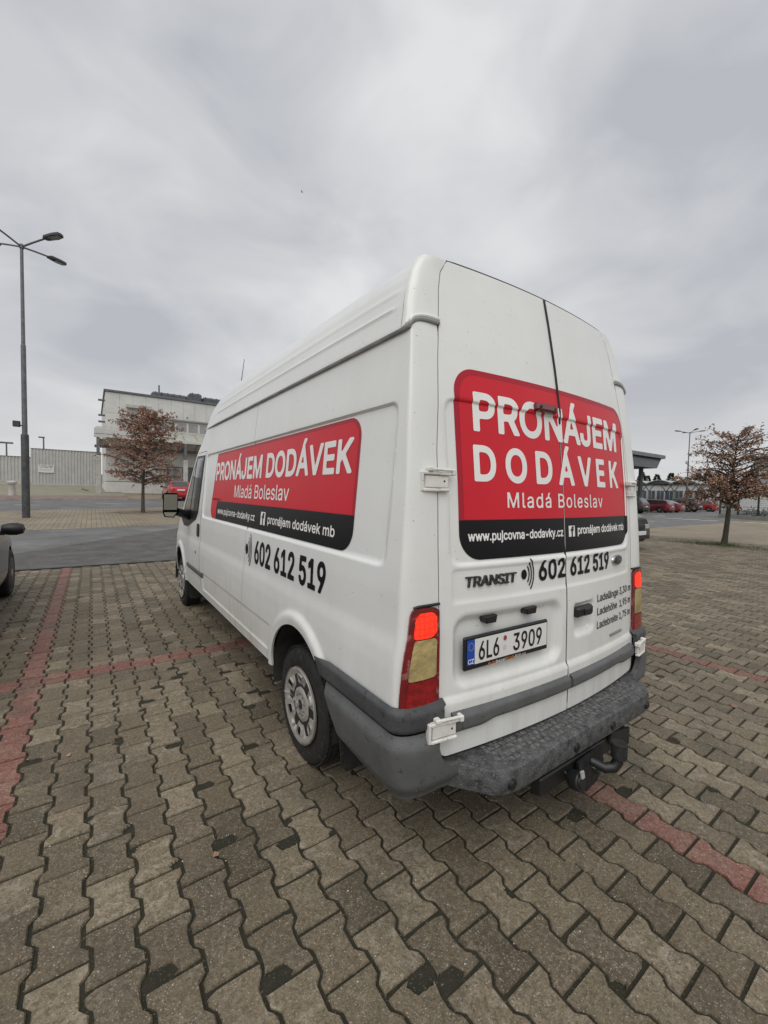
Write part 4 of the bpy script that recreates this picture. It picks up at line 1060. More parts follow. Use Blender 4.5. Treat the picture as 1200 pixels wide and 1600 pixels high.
sk_.lathe([(.0, -.030), (.036, -.030), (.040, -.026), (.040, .010), (.034, .02), (.0, .022)], 24, 'y', M=Ms); sk_.lathe([(.0, -.036), (.026, -.036), (.028, -.030)], 18, 'y', M=Ms); so = sk_.build('trailer_socket', black_pl, van)
s2 = MB(); s2.bb(-.012, .012, -.045, -.034, .018, .050, .003, Ms); s2.build('socket_latch', mat('latch_pale', (.35, .35, .34), .5, 0, .1, 40), so)
cb = MB(); cb.tube([(-.17, -.14, .262), (-.19, -.10, .30), (-.16, -.09, .335), (-.05, -.10, .335), (.0, -.06, .35)], .008, 8); cb.build('socket_cable', black_pl, so)
# ---- mirrors, antenna
for sx in (-1, 1):
    mm_ = MB(); Mx = Matrix.Translation((sx*1.165, 4.12, 1.318)) @ Matrix.Rotation(R_(8*sx), 4, 'Z')
    prof = [(.078, .125), (.066, .138), (-.060, .138), (-.076, .12), (-.078, -.085), (-.062, -.132), (.03, -.140), (.066, -.10)]
    pr_ = [(a*sx*-1, b) for a, b in prof]
    if sx > 0: pr_ = pr_[::-1]
    def mfn(a, b, h): 
        k = 1-.5*max(0, h)/.14; return Mx @ Vector((a*k, h, b*k))
    n = len(pr_); vs = [mfn(a, b, h) for h in (-.035, .0, .05, .10, .13) for a, b in pr_]
    mm_.add(vs, [(k*n+i, k*n+(i+1) % n, (k+1)*n+(i+1) % n, (k+1)*n+i) for k in range(4) for i in range(n)]+[tuple(4*n+i for i in range(n))])
    hs = mm_.build('mirror_housing', black_pl, van, 60)
    g1 = MB(); g1.prism([(a*.90, b*.90+.012) for a, b in [(.078*-sx, .122), (-.072*-sx, .122), (-.076*-sx, -.070), (.070*-sx, -.070)]], -.030, -.026, lambda a, b, h: Mx @ Vector((a, h, b))); g1.build('mirror_glass', mat('mirror', (.55, .56, .56), .03, 1, .02, 3), hs, 0)
    g2 = MB(); g2.prism([(a*.9, b) for a, b in [(.070*-sx, -.078), (-.074*-sx, -.078), (-.058*-sx, -.122), (.028*-sx, -.130)]], -.031, -.027, lambda a, b, h: Mx @ Vector((a, h, b))); g2.build('wide_angle_glass', MATS['mirror'], hs, 0)
    ar = MB(); ar.tube([(sx*1.10, 4.15, 1.245), (sx*1.02, 4.20, 1.215), (sx*.93, 4.28, 1.20)], [.045, .05, .07], 10); ar.build('mirror_arm', black_pl, hs)
mb = MB(); mb.tube([(-.55, 3.62, 2.53), (-.55, 3.56, 2.66), (-.55, 3.44, 2.90)], [.010, .004, .0025], 6); mb.build('antenna', black_pl, van)
# ---- side lettering
sidedoor = [o for o in van.children if o.name.startswith('side_panel')][1]
def ssign(name, sd, m, h, par, y0=.4, y1=3.3, z0=1.2, z1=1.87):
    return patch_obj(name, lines(y0, y1, .02), lines(z0, z1, .0135, 1.210, 1.216, 1.222, 1.860, 1.866), lambda y, z: S_side(y, z, h), m, par, sd, 0)
OUTS = [(.60, 1.333), (.60, 1.748), (2.6, 1.748), (3.035, 1.84), (3.145, 1.333)]
so1 = lambda y, z, g=0.: np.maximum(sdpoly(y, z, OUTS, .105-g), np.maximum(1.228+g-z, z-(1.853-g)))
sgn = ssign('side_sign', lambda y, z: so1(y, z), red_vinyl_dk, .0015, van)
ssign('sign_field', lambda y, z: np.maximum(so1(y, z, .020), 1.40-z), red_vinyl, .0022, sgn)
ssign('sign_corner', lambda y, z: np.maximum(so1(y, z), np.maximum(z-1.42, 2.9-y)), red_vinyl, .0022, sgn)
ssign('sign_band', lambda y, z: np.maximum(so1(y, z), sdrr(y, z, -.5, 3.03, .6, 1.397, .055)), blk_vinyl, .0028, sgn)
def stext(body, y0, y1, z, cap, m=wht_vinyl, h=.004, par=None, **k):
    return text_obj('lettering', body, -y0, -y1, z, cap, lambda u, v, e: side_flip(u, v, h+e), m, par or sgn, **k)
stext('PRONÁJEM DODÁVEK', 3.14, .553, 1.599, .154, bold=.028)
stext('Mladá Boleslav', 2.46, 1.278, 1.444, .098, bold=.006)
stext('www.pujcovna-dodavky.cz', 2.965, 1.88, 1.283, .052, bold=.016)
stext('pronájem dodávek mb', 1.605, .662, 1.284, .052, bold=.016)
fbox(sgn, side_flip, -1.748, -1.655, 1.266, 1.356, .0042)
stext('602 612 519', 1.795, .70, .998, .148, blk_vinyl, .002, van, bold=.026)
wave_icon(van, side_flip, -1.972, 1.070, .032, .115, .002)
# black tubes in the panel joints, standing in for the gap shade
for sx in (1, -1):
    for nm_, fy, z0, z1, rr0 in (('door_gap_shade', lambda z: float(DOOR_R(z)), .49, 1.905, .0055), ('panel_gap_shade', lambda z: SEAM, .66, 2.14, .0028), ('corner_gap_shade', lambda z: float(YSM(z))+.003, .70, 2.14, .0035)):
        mb = MB(); pts = []
        for z in np.linspace(z0, z1, 60):
            p = S_side(np.array(fy(z)), np.array(z), -.0042 if nm_ != 'panel_gap_shade' else -.0022); pts.append((sx*float(p[0]), float(p[1]), float(p[2])))
        mb.tube(pts, rr0, 5); mb.build(nm_, black_pl, van)
# added dark box hidden inside the body, keeps the panel gaps dark
mb = MB(); mb.bb(-.80, .80, .22, 3.4, .56, 2.05); mb.bb(-.70, .70, .25, 3.4, 2.05, 2.35); mb.bb(-.80, .80, 3.4, 4.2, .56, 1.1); mb.build('added_gap_backing', dark, van)

# ================================================================== other cars
tyre_m = rubber
def car(name, loc, rz, colour, kind, label, group=None, plate=True, wheel='alloy', mat_name=None):
    K = {'hatch': dict(L=4.0, W=1.68, H=1.42, top=[(-2.0, .62), (-1.96, .86), (-1.90, .93), (-1.45, 1.33), (-1.15, 1.40), (-.2, 1.42), (.35, 1.36), (1.02, .96), (1.65, .84), (1.9, .72), (2.0, .55)], belt=[(-2, .88), (-1.2, .93), (1.0, .90), (2, .7)], gl=(-1.62, .78), rs=(-1.86, -1.40), ws=(.38, 1.00), ax=(-1.25, 1.28)),
         'wagon': dict(L=4.7, W=1.78, H=1.47, top=[(-2.35, .60), (-2.30, .92), (-2.24, 1.0), (-1.92, 1.38), (-1.7, 1.45), (-.3, 1.48), (.3, 1.42), (1.1, .98), (2.0, .84), (2.25, .72), (2.35, .55)], belt=[(-2.35, .95), (-1.5, .97), (1.1, .92), (2.35, .7)], gl=(-2.05, .86), rs=(-2.22, -1.90), ws=(.36, 1.06), ax=(-1.38, 1.42)),
         'sedan': dict(L=4.6, W=1.80, H=1.45, top=[(-2.3, .60), (-2.27, .92), (-2.2, 1.03), (-1.75, 1.08), (-1.0, 1.38), (-.4, 1.45), (.2, 1.42), (1.05, .98), (1.95, .84), (2.2, .72), (2.3, .55)], belt=[(-2.3, .92), (-1.5, .97), (1.05, .92), (2.3, .7)], gl=(-1.45, .82), rs=(-1.70, -1.02), ws=(.26, 1.0), ax=(-1.35, 1.36)),
         'suv': dict(L=4.5, W=1.84, H=1.68, top=[(-2.25, .65), (-2.2, 1.02), (-2.12, 1.10), (-1.78, 1.56), (-1.5, 1.64), (-.2, 1.68), (.4, 1.60), (1.12, 1.13), (1.95, 1.02), (2.15, .90), (2.25, .62)], belt=[(-2.25, 1.05), (-1.3, 1.09), (1.1, 1.04), (2.25, .85)], gl=(-1.95, .90), rs=(-2.08, -1.76), ws=(.46, 1.08), ax=(-1.32, 1.36))}[kind]
    L, Wd, H = K['L'], K['W'], K['H']; hw = Wd/2; T = lin(K['top']); B = lin(K['belt'])
    pm_ = mat(mat_name or name+'_paint_'+label.split()[0], colour, .3, .25, .06, 3, coat=.6)
    rootc = empty(name, loc, rz, label, 'car', group)
    zb = .20 if kind != 'suv' else .26
    RW = .315 if kind != 'suv' else .35
    def Tm(y): return (T(y-.04)+T(y)*2+T(y+.04))/4
    def HWy(y): return hw*(1-.16*(np.abs(y)/(L/2))**6-.05*(np.abs(y)/(L/2))**2)
    def sec(y, q, h=0.):
        """q 0..1 lower body, 1..2 glasshouse side, 2..3 roof to the middle"""
        y = np.asarray(y, float); q = np.asarray(q, float)
        w_ = HWy(y); t = Tm(y); b = np.minimum(B(y), t-.01); g = np.clip((t-b)/(H-.95), 0, 1)
        zl = zb+.06*(np.abs(y)/(L/2))**4
        x1 = w_*np.interp(q, [0, .12, .3, .55, .8, 1], [.90, .975, 1.0, .995, .985, .955]); z1 = zl+(b-zl)*np.clip(q, 0, 1)
        xr = w_*(.955-.20*g)
        q2 = np.clip(q-1, 0, 1); x2 = .955*w_+(xr-.955*w_)*q2-.012*np.sin(q2*math.pi)*-1*g; z2 = b+(t-.035*g-b)*q2
        q3 = np.clip(q-2, 0, 1); x3 = xr*(1-q3); z3 = (t-.035*g)+(.035*g+.012)*(1-(1-q3)**2.4)
        x = np.where(q <= 1, x1, np.where(q <= 2, x2, x3)); z = np.where(q <= 1, z1, np.where(q <= 2, z2, z3))
        nx = np.where(q <= 1, 1, np.where(q <= 2, .85, .2)); nz = np.where(q <= 1, 0, np.where(q <= 2, .4, 1))
        return -(x+h*nx), y+0*x, z+h*nz
    ya, yb = K['ax']
    def sdb(y, q):
        s_ = sec(y, q); d = -1+0*s_[2]
        for c in (ya, yb):
            a = np.hypot(y-c, s_[2]-RW)-(RW+.055); d = np.maximum(d, np.where(q < 1.01, -a, -1))
        return d
    YL = lines(-L/2, L/2, .05); QL = list(np.linspace(0, 1, 17))+list(np.linspace(1.08, 2, 9))+list(np.linspace(2.1, 3, 8))
    V, F = [], []
    for mir in (False, True):
        v, f = patch(YL, QL, lambda u, q: sec(u, q), sdb, 0)
        k = len(V); V += [((-p[0] if mir else p[0]), p[1], p[2]) for p in v]; F += [tuple(i+k for i in (t[::-1] if mir else t)) for t in f]
    # end caps
    for ye in (-L/2, L/2):
        r = [sec(ye, q) for q in QL]; k = len(V); V += [(float(a[0]), float(a[1]), float(a[2])) for a in r]+[(-float(a[0]), float(a[1]), float(a[2])) for a in r[::-1]]; F.append(tuple(range(k, k+2*len(QL))))
    me = bpy.data.meshes.new('body'); me.from_pydata(V, [], F); me.update()
    bm = bmesh.new(); bm.from_mesh(me); bmesh.ops.remove_doubles(bm, verts=bm.verts, dist=.0008); bmesh.ops.recalc_face_normals(bm, faces=bm.faces); bm.to_mesh(me); bm.free()
    body = link_mesh('body', me, pm_, rootc, 40)
    # glass
    g0, g1 = K['gl']; cuts = [g0, g0+(g1-g0)*.30, g0+(g1-g0)*.64, g1] if kind in ('wagon', 'suv') else [g0, g0+(g1-g0)*.52, g1]
    for mir in (False, True):
        for a, b in zip(cuts[:-1], cuts[1:]):
            patch_obj('side_window', lines(a+.03, b-.03, .05), np.linspace(1.10, 1.86, 7), lambda u, q: sec(u, q, .006), glass_dk, rootc, lambda u, q: .16-(Tm(u)-B(u))+.0*q, 0, mirror=mir)
    for nm_, (a, b) in (('rear_window', K['rs']), ('windscreen', K['ws'])):
        v, f = patch(lines(a, b, .04), np.linspace(2.22, 3, 8), lambda u, q: sec(u, q, .006)); k = len(v)
        me = bpy.data.meshes.new(nm_); me.from_pydata(v+[(-p[0], p[1], p[2]) for p in v], [], f+[tuple(i+k for i in t[::-1]) for t in f]); me.update(); link_mesh(nm_, me, glass_dk, rootc, 40)
    # lights, bumpers, plates
    for mir in (False, True):
        patch_obj('tail_light', lines(-L/2, -L/2+.22, .03), np.linspace(.72, .98, 6), lambda u, q: sec(u, q, .008), mat('car_tail', (.30, .012, .012), .2, 0, .2, 20, coat=.6), rootc, None, 0, mirror=mir)
        patch_obj('headlight', lines(L/2-.42, L/2-.03, .03), np.linspace(.74, .97, 6), lambda u, q: sec(u, q, .008), mat('car_head', (.55, .56, .57), .12, .3, .1, 20, coat=.8), rootc, None, 0, mirror=mir)
        s_ = -1 if not mir else 1
        tl = MB(); tl.bb(s_*(hw*.48), s_*(hw*.70), -L/2-.012, -L/2+.02, .68, .84, .01); tl.build('tail_light', MATS['car_tail'], rootc)
        hl = MB(); hl.bb(s_*(hw*.45), s_*(hw*.70), L/2-.03, L/2+.012, .62, .76, .012); hl.build('headlight', MATS['car_head'], rootc)
        mr_ = MB(); mr_.lathe([(0, -.11), (.055, -.10), (.075, -.04), (.078, .03), (.06, .09), (0, .11)], 14, 'x', M=Matrix.Translation((s_*(hw+.13), .30 if kind != 'suv' else .42, B(.4)+.06)) @ Matrix.Diagonal((1, 1.1, .95, 1))); mo = mr_.build('mirror', black_pl, rootc)
        gm = MB(); gm.bb(s_*(hw-.05), s_*(hw+.06), .30, .40, float(B(.4))-.01, float(B(.4))+.045, .01); gm.build('mirror_stalk', black_pl, mo)
    bmat = black_pl if kind == 'suv' else pm_
    for sg, nm_ in ((-1, 'rear_bumper'), (1, 'front_bumper')):
        mb = MB(); ye = sg*L/2; n = 13; pts = []
        for i in range(n):
            a = -1+2*i/(n-1); yy_ = ye+sg*(.06-.46*abs(a)**4.5); pts.append((a*float(HWy(np.clip(yy_, -L/2, L/2)))*1.012, yy_))
        rings = []
        for off_, z in ((-.05, zb+.0), (.0, zb+.07), (.015, zb+.20), (.0, zb+.32), (-.06, zb+.35)): rings += [(p[0]*(1+.0*off_), p[1]+sg*off_, z) for p in pts]
        mb.add(rings, [(k*n+i, k*n+i+1, (k+1)*n+i+1, (k+1)*n+i) for k in range(4) for i in range(n-1)]); mb.build(nm_, bmat, rootc)
        if sg > 0:
            gr = MB(); gr.bb(-hw*.55, hw*.55, ye+.055, ye+.095, zb+.08, zb+.18, .01); gr.bb(-hw*.42, hw*.42, ye-.03, ye+.018, .62, .74, .01); gr.build('grille', black_pl, rootc)
        if plate:
            p_ = MB(); p_.bb(-.26, .26, ye+sg*(.085), ye+sg*(.098), zb+.20 if sg > 0 else .66, (zb+.20 if sg > 0 else .66)+.115, .003)
            if sg < 0: p_ = MB(); p_.bb(-.26, .26, ye-.022, ye-.008, .68, .795, .003)
            p_.build('number_plate', mat('car_plate', (.7, .7, .68), .4, 0, .05, 20), rootc)
    hn = MB()
    for s_ in (-1, 1):
        for yy in (g0+(g1-g0)*.34, g0+(g1-g0)*.80):
            hn = MB(); hn.bb(s_*(hw*.955), s_*(hw*.955+.045), yy-.09, yy+.09, float(B(0))-.10, float(B(0))-.065, .01); hn.build('door_handle', pm_, rootc)
    if kind in ('wagon', 'suv'):
        for s_ in (-1, 1):
            rr = MB(); rr.tube([(s_*hw*.70, -1.6, H-.06), (s_*hw*.70, -1.5, H+.0), (s_*hw*.70, .0, H+.03), (s_*hw*.70, .15, H-.04)], .018, 6); rr.build('roof_rail', silver if kind == 'suv' else black_pl, rootc)
    ub = MB(); ub.bb(-hw*.82, hw*.82, -L/2+.15, L/2-.15, zb-.02, zb+.35); ub.build('underbody', dark, rootc)
    for s_ in (-1, 1):
        for yy in (ya, yb):
            w0 = empty('wheel', (s_*(hw-.115), yy, RW)); w0.parent = rootc
            t = MB(); t.lathe(tyre_prof(RW, .20), 32, 'x'); t.build('tyre', rubber, w0, 50)
            d = MB(); d.lathe([(0, s_*.05), (RW*.64, s_*.06), (RW*.66, s_*.095), (RW*.62, s_*.10)], 32, 'x'); d.build('rim', mat('car_rim_dark', (.05, .05, .05), .5, .4, .2, 20), w0)
            for k in range(5):
                sp = MB(); sp.bb(s_*.07, s_*.098, -.028, .028, .03, RW*.63, .006, Matrix.Rotation(2*math.pi*k/5, 4, 'X')); sp.build('spoke', silver, w0)
            c = MB(); c.lathe([(0, s_*.105), (.05, s_*.10), (.06, s_*.07)], 16, 'x'); c.build('hub_cap', silver, w0)
    return rootc
car('parked_car', (-3.685, 5.08, 0), 0, (.10, .098, .092), 'sedan', 'grey sedan parked alongside the white van with its front wheel beside a red line')
car('parked_car', (11.05, 6.72, 0), math.pi, (.045, .05, .05), 'suv', 'dark grey sport utility car nosing out behind the white van')
FAR = ((44.6, 'suv', (.018, .019, .022), 'black car parked in the far row next to a dark red estate car'), (50.9, 'wagon', (.16, .012, .022), 'dark red estate car parked in the far row of the car park'),
       (53.8, 'sedan', (.20, .03, .035), 'red sedan in the far row between the estate car and a black car'), (59.1, 'suv', (.014, .018, .024), 'black sport utility car with bright wheels in the far row'), (64.9, 'hatch', (.36, .022, .02), 'bright red hatchback behind the bare tree in the far row'))
for x, kd, cc, lb in FAR: car('parked_car', (x, 18.3+{'hatch': 2.0, 'wagon': 2.35, 'sedan': 2.3, 'suv': 2.25}[kd], 0), 0, cc, kd, lb, 'cars parked in the far row', mat_name='paint_'+lb[:14].replace(' ', '_'))
pc_ = gp(283, 783)
car('parked_car', (pc_.x, pc_.y+2.0, float(gz(pc_.x, pc_.y+2))+.01), 0, (.42, .014, .022), 'hatch', 'red hatchback parked in front of the pale office building')

# ================================================================== lamps
galv = mat('galvanised', (.17, .18, .185), .5, .55, .15, 5)
galv_dk = mat('pole_sleeve', (.095, .10, .105), .6, .3, .2, 6)
def street_lamp(loc, h, label, group, flood=False, rz=0.):
    r = empty('street_lamp', loc, rz, label, 'street lamp', group)
    p = MB(); p.tube([(0, 0, 0), (0, 0, h*.31), (0, 0, h*.312), (0, 0, h*.64), (0, 0, h*.642), (0, 0, h)], [.115, .115, .085, .078, .062, .05], 14); p.build('pole', galv, r)
    s_ = MB(); s_.lathe([(.117, -.02), (.122, 0), (.122, h*.30), (.117, h*.312)], 14, 'z'); s_.build('pole_sleeve', galv_dk, r)
    for k in range(4):
        a = R_(45+90*k); d = Vector((math.cos(a), math.sin(a), 0))
        am = MB(); am.tube([Vector((0, 0, h-.05)), d*.5+Vector((0, 0, h+.06)), d*1.02+Vector((0, 0, h+.16))], .032, 8); arm = am.build('lamp_arm', galv, r)
        M = Matrix.Translation(d*1.36+Vector((0, 0, h+.20))) @ Matrix.Rotation(a, 4, 'Z') @ Matrix.Rotation(R_(-6), 4, 'Y')
        hd = MB(); hd.prism([(-.36, -.07), (-.30, -.12), (.10, -.15), (.34, -.11), (.38, 0), (.34, .11), (.10, .15), (-.30, .12), (-.36, .07)], -.045, .055, lambda x, y, z: M @ Vector((x, y, z*(1 if x > -.3 else .6))), bev=.02)
        hd_ = hd.build('lamp_head', mat('lamp_housing', (.05, .055, .06), .5, .2, .1, 9), arm)
        gl_ = MB(); gl_.prism([(-.10, -.10), (.28, -.09), (.31, 0), (.28, .09), (-.10, .10)], -.062, -.046, lambda x, y, z: M @ Vector((x, y, z))); gl_.build('lamp_glass', mat('lamp_glass', (.25, .27, .28), .2, 0, .1, 9), hd_)
    c = MB(); c.lathe([(.06, h-.12), (.075, h-.1), (.075, h+.02), (.05, h+.05), (0, h+.06)], 12, 'z'); c.build('arm_collar', galv, r)
    if flood:
        f = MB(); f.bb(-.34, -.12, -.06, .06, 3.40, 3.62, .02); f_ = f.build('flood_light', black_pl, r)
        g = MB(); g.bb(-.32, -.14, -.072, -.061, 3.42, 3.60, .003); g.build('flood_glass', mat('flood_glass', (.05, .055, .06), .25, 0, .1, 9), f_)
        b = MB(); b.bb(-.13, -.05, -.015, .015, 3.44, 3.48); b.build('flood_bracket', black_pl, f_)
    return r
lp = gp(41, 809)
street_lamp((lp.x, lp.y, lp.z), 10.05, 'tall four-armed street lamp with a flood light on its pole', None, True)
rl = pix(1078, 676, z=10); street_lamp((rl.x, rl.y, 0), 10, 'four-armed street lamp rising behind the far row of cars', None)
rl = pix(1212, 706, z=10); street_lamp((rl.x, rl.y, 0), 10, 'four-armed street lamp beside the long pale store wall', None)
for px, py, lb in ((10, 692, 'small distant floodlight mast above the lower pale wall'), (68, 684, 'thin distant lamp post above the ribbed wall')):
    q = pix(px, py, y=80); r = empty('distant_mast', (q.x, q.y, 0), 0, lb, 'lamp post')
    m_ = MB(); m_.tube([(0, 0, 0), (0, 0, q.z)], [.14, .09], 8); m_.build('pole', galv, r)
    m_ = MB(); (m_.bb(-.75, .75, -.1, .1, q.z-.1, q.z+.15, .03) if px < 30 else m_.bb(-.6, .15, -.15, .15, q.z-.05, q.z+.15, .03)); m_.build('lamp_head', galv, r)

# ================================================================== trees
bark = mat('bark', (.105, .086, .068), .95, 0, .3, 14, bump=.8, bscale=70, col2=(.06, .052, .042))
bark_r = mat('bark_moss', (.060, .055, .038), .95, 0, .3, 10, bump=.8, bscale=60, col2=(.045, .038, .03))
leaf_l = tone_mat('dry_leaves_rust', (.17, .088, .062), (.46, .27, .20), .75)
leaf_r = tone_mat('dry_leaves_brown', (.15, .078, .050), (.50, .31, .215), .75)
def tree(loc, h, trunk_h, rx, crown_z, rz_up, rz_dn, seed, label, lm, bm_, leaf=.075, n1=46, lean=(0, 0), tr=.11, dens=lambda z: 1., droop=.25, NS=11):
    r = random.Random(seed); root = empty('tree', loc, 0, label, 'tree')
    tk = MB(); br = MB(); LV, LF, LT = [], [], []
    def axis(z):
        t = z/h; return Vector((lean[0]*t+.05*math.sin(t*5+seed), lean[1]*t+.05*math.cos(t*4+seed), z))
    zs = np.linspace(0, h*.93, 14)
    tk.tube([axis(-.1)]+[axis(z) for z in zs], [tr*1.3]+[max(.010, tr*(1.2 if i == 0 else 1)*(1-.93*(z/h))**1.0) for i, z in enumerate(zs)], 10); tk.build('trunk', bm_, root, 60)
    def leafq(p, size):
        d = Vector((r.gauss(0, 1), r.gauss(0, 1), r.gauss(-.5, .8))).normalized(); u = d.orthogonal().normalized(); u.rotate(Matrix.Rotation(r.uniform(0, 6.28), 3, d)); w_ = d.cross(u)
        a, b = size*r.uniform(.7, 1.25), size*r.uniform(.32, .55); k = len(LV)
        LV.extend([tuple(p), tuple(p+d*a*.5+u*b+w_*b*.35), tuple(p+d*a), tuple(p+d*a*.5-u*b+w_*b*.35)]); LF.append((k, k+1, k+2, k+3)); LT.append(min(1, max(0, r.gauss(.45, .25))))
    def env(z):
        t = (z-crown_z)/(rz_up if z > crown_z else rz_dn); return rx*math.sqrt(max(0.02, 1-t*t))
    for i in range(n1):
        t = (i+.5)/n1; z0 = trunk_h+(h*.92-trunk_h)*t**.9
        az = i*2.39996+r.uniform(-.4, .4); el = R_(r.uniform(18, 45)*(1-.3*t)+18*t)
        p = axis(z0); pts = [p.copy()]; L = max(.25, env(min(z0+.35, h*.98))*r.uniform(.82, 1.08)); n = 6
        d = Vector((math.cos(az)*math.cos(el), math.sin(az)*math.cos(el), math.sin(el)))
        for k in range(n):
            d = (d+Vector((r.gauss(0, .12), r.gauss(0, .12), r.gauss(-.02, .09)-droop*.12))).normalized(); p = p+d*L/n; pts.append(p.copy())
        r0 = max(.007, tr*.34*(1-.75*t)); br.tube(pts, [r0*(1-.85*k/n)+.0025 for k in range(n+1)], 6)
        for j in range(NS):
            f = .18+.82*(j+r.random())/NS; q = pts[min(n-1, int(f*n))].lerp(pts[min(n, int(f*n)+1)], (f*n) % 1)
            sd_ = Vector((r.gauss(0, 1), r.gauss(0, 1), r.gauss(.1, .6))).normalized(); sd_ = (sd_+d*.6).normalized(); sl = L*r.uniform(.16, .36)*(1.15-f*.5); sp = [q.copy()]
            for k in range(3): sd_ = (sd_+Vector((r.gauss(0, .2), r.gauss(0, .2), r.gauss(0, .15)-droop*.3))).normalized(); sp.append(sp[-1]+sd_*sl/3)
            br.tube(sp, [r0*.36*(1-f*.4)+.0022, r0*.26+.0018, .0026, .0016], 4)
            for _ in range(int(11*dens(q.z)+r.random())):
                c = r.random(); k = min(2, int(c*3)); pp = sp[k].lerp(sp[k+1], c*3-k); leafq(pp+Vector((r.gauss(0, .03), r.gauss(0, .03), r.gauss(0, .03))), leaf)
    br.build('branches', bm_, root, 60)
    me = bpy.data.meshes.new('crown'); me.from_pydata(LV, [], LF); me.update(); a = me.attributes.new('tone', 'FLOAT', 'FACE'); a.data.foreach_set('value', LT)
    link_mesh('crown', me, lm, root, 0)
    return root
tp_ = gp(223, 801)
tree((tp_.x, tp_.y, tp_.z), 4.95, 1.25, 1.85, 2.6, 2.4, 1.5, 3, 'small tree with rust brown leaves in front of the pale office building', leaf_l, bark, .085, 84, (.25, .0), .085, droop=.5, dens=lambda z: .8)
tq = pix(1128, 852, z=0)
tree((tq.x, tq.y, 0), 3.95, 1.25, 1.62, 2.25, 1.75, 1.0, 9, 'small tree with dry brown leaves and mossy trunk on the paved lot', leaf_r, bark_r, .066, 84, (.32, -.25), .088, dens=lambda z: 1.5 if z < 2.35 else .34, droop=.55, NS=12)
nest = MB(); nr = random.Random(2)
npos = Vector((tq.x-.05, tq.y-.62, 2.32))
for _ in range(140):
    a, b = nr.uniform(0, 6.28), nr.uniform(-.6, .6); c = npos+Vector((math.cos(a)*.13*math.cos(b), math.sin(a)*.13*math.cos(b), .10*math.sin(b))); d = Vector((nr.gauss(0, 1), nr.gauss(0, 1), nr.gauss(0, .5))).normalized()*.10
    nest.tube([c-d, c+d], .007, 4)
o = nest.build('bird_nest', mat('twigs', (.022, .020, .02), .9, 0, .2, 30), None); tag(o, 'dark ball of twigs, a nest in the right crown of the mossy tree', 'nest')
# weeds and moss at the tree foot
mo = MB(); gr_ = random.Random(8)
for _ in range(900):
    a = gr_.uniform(0, 6.28); d = abs(gr_.gauss(0, .42)); x = tq.x+math.cos(a)*d*1.0-.1; y = tq.y+math.sin(a)*d*2.1; hh = gr_.uniform(.02, .11)*(1.4 if d < .25 else .7); w_ = .010
    t = gr_.uniform(0, 3.14); u = Vector((math.cos(t), math.sin(t), 0))*w_; ld = Vector((gr_.gauss(0, .03), gr_.gauss(0, .03), hh)); p = Vector((x, y, -.002)); mo.add([p-u, p+u, p+ld], [(0, 1, 2)])
o = mo.build('weeds', mat('weed_green', (.07, .10, .03), .9, 0, .3, 5, col2=(.11, .10, .045)), None, 0); tag(o, 'low green weeds round the foot of the mossy tree', 'weeds', kind='stuff')
for nm_, cx, cy, ra, rb, m_, par, dz in (('moss_patch', tq.x, tq.y, .45, 1.5, moss, pavement, .003), ('soil_patch', tp_.x, tp_.y, 1.1, .8, mat('leaf_litter', (.13, .095, .065), .95, 0, .3, 14, bump=.5, bscale=60, col2=(.18, .15, .11)), strip, .010)):
    pr3 = random.Random(4); mb = MB(); n = 30
    ring_ = [(cx+ra*(1+.3*math.sin(i*1.7)+pr3.uniform(-.2, .2))*math.cos(2*math.pi*i/n), cy+rb*(1+.25*math.cos(i*2.3)+pr3.uniform(-.2, .2))*math.sin(2*math.pi*i/n)) for i in range(n)]
    mb.add([(cx, cy, float(gz(cx, cy))+dz)]+[(x, y, float(gz(x, y))+dz) for x, y in ring_], [(0, 1+i, 1+(i+1) % n) for i in range(n)]); mb.build(nm_, m_, par, 0)
con = tone_mat('conifer_green', (.012, .020, .012), (.035, .05, .026), .9)
def conifer(x, y, h, rb, seed, label):
    r = random.Random(seed); root = empty('conifer', (x, y, 0), 0, label, 'tree', 'dark conifers on the skyline')
    t = MB(); t.tube([(0, 0, -.2), (0, 0, h*.95)], [.22, .03], 7); t.build('trunk', bark, root)
    LV, LF, LT = [], [], []
    for i in range(1500):
        z = h*(.12+.88*r.random()**1.25); a = r.uniform(0, 6.28); rad = rb*(1-z/h)**.8*(.45+.6*r.random()); p = Vector((math.cos(a)*rad, math.sin(a)*rad, z-.2*rad)); s_ = r.uniform(.25, .5)*rb/1.9
        d = Vector((math.cos(a), math.sin(a), r.uniform(-.6, .1))).normalized(); u = d.orthogonal().normalized(); u.rotate(Matrix.Rotation(r.uniform(0, 6.28), 3, d)); k = len(LV)
        LV.extend([tuple(p), tuple(p+d*s_*.5+u*s_*.3), tuple(p+d*s_), tuple(p+d*s_*.5-u*s_*.3)]); LF.append((k, k+1, k+2, k+3)); LT.append(r.random())
    me = bpy.data.meshes.new('crown'); me.from_pydata(LV, [], LF); me.update(); q = me.attributes.new('tone', 'FLOAT', 'FACE'); q.data.foreach_set('value', LT); link_mesh('crown', me, con, root, 0)
for i, (px, top) in enumerate(((1003, 737), (1012, 743), (1027, 741), (1049, 739), (1092, 738), (1107, 735), (1120, 742))):
    p = pix(px, top, x=112); conifer(p.x, p.y, p.z, p.z*.30, 20+i, 'dark conifer standing on the skyline behind the curved shelters')

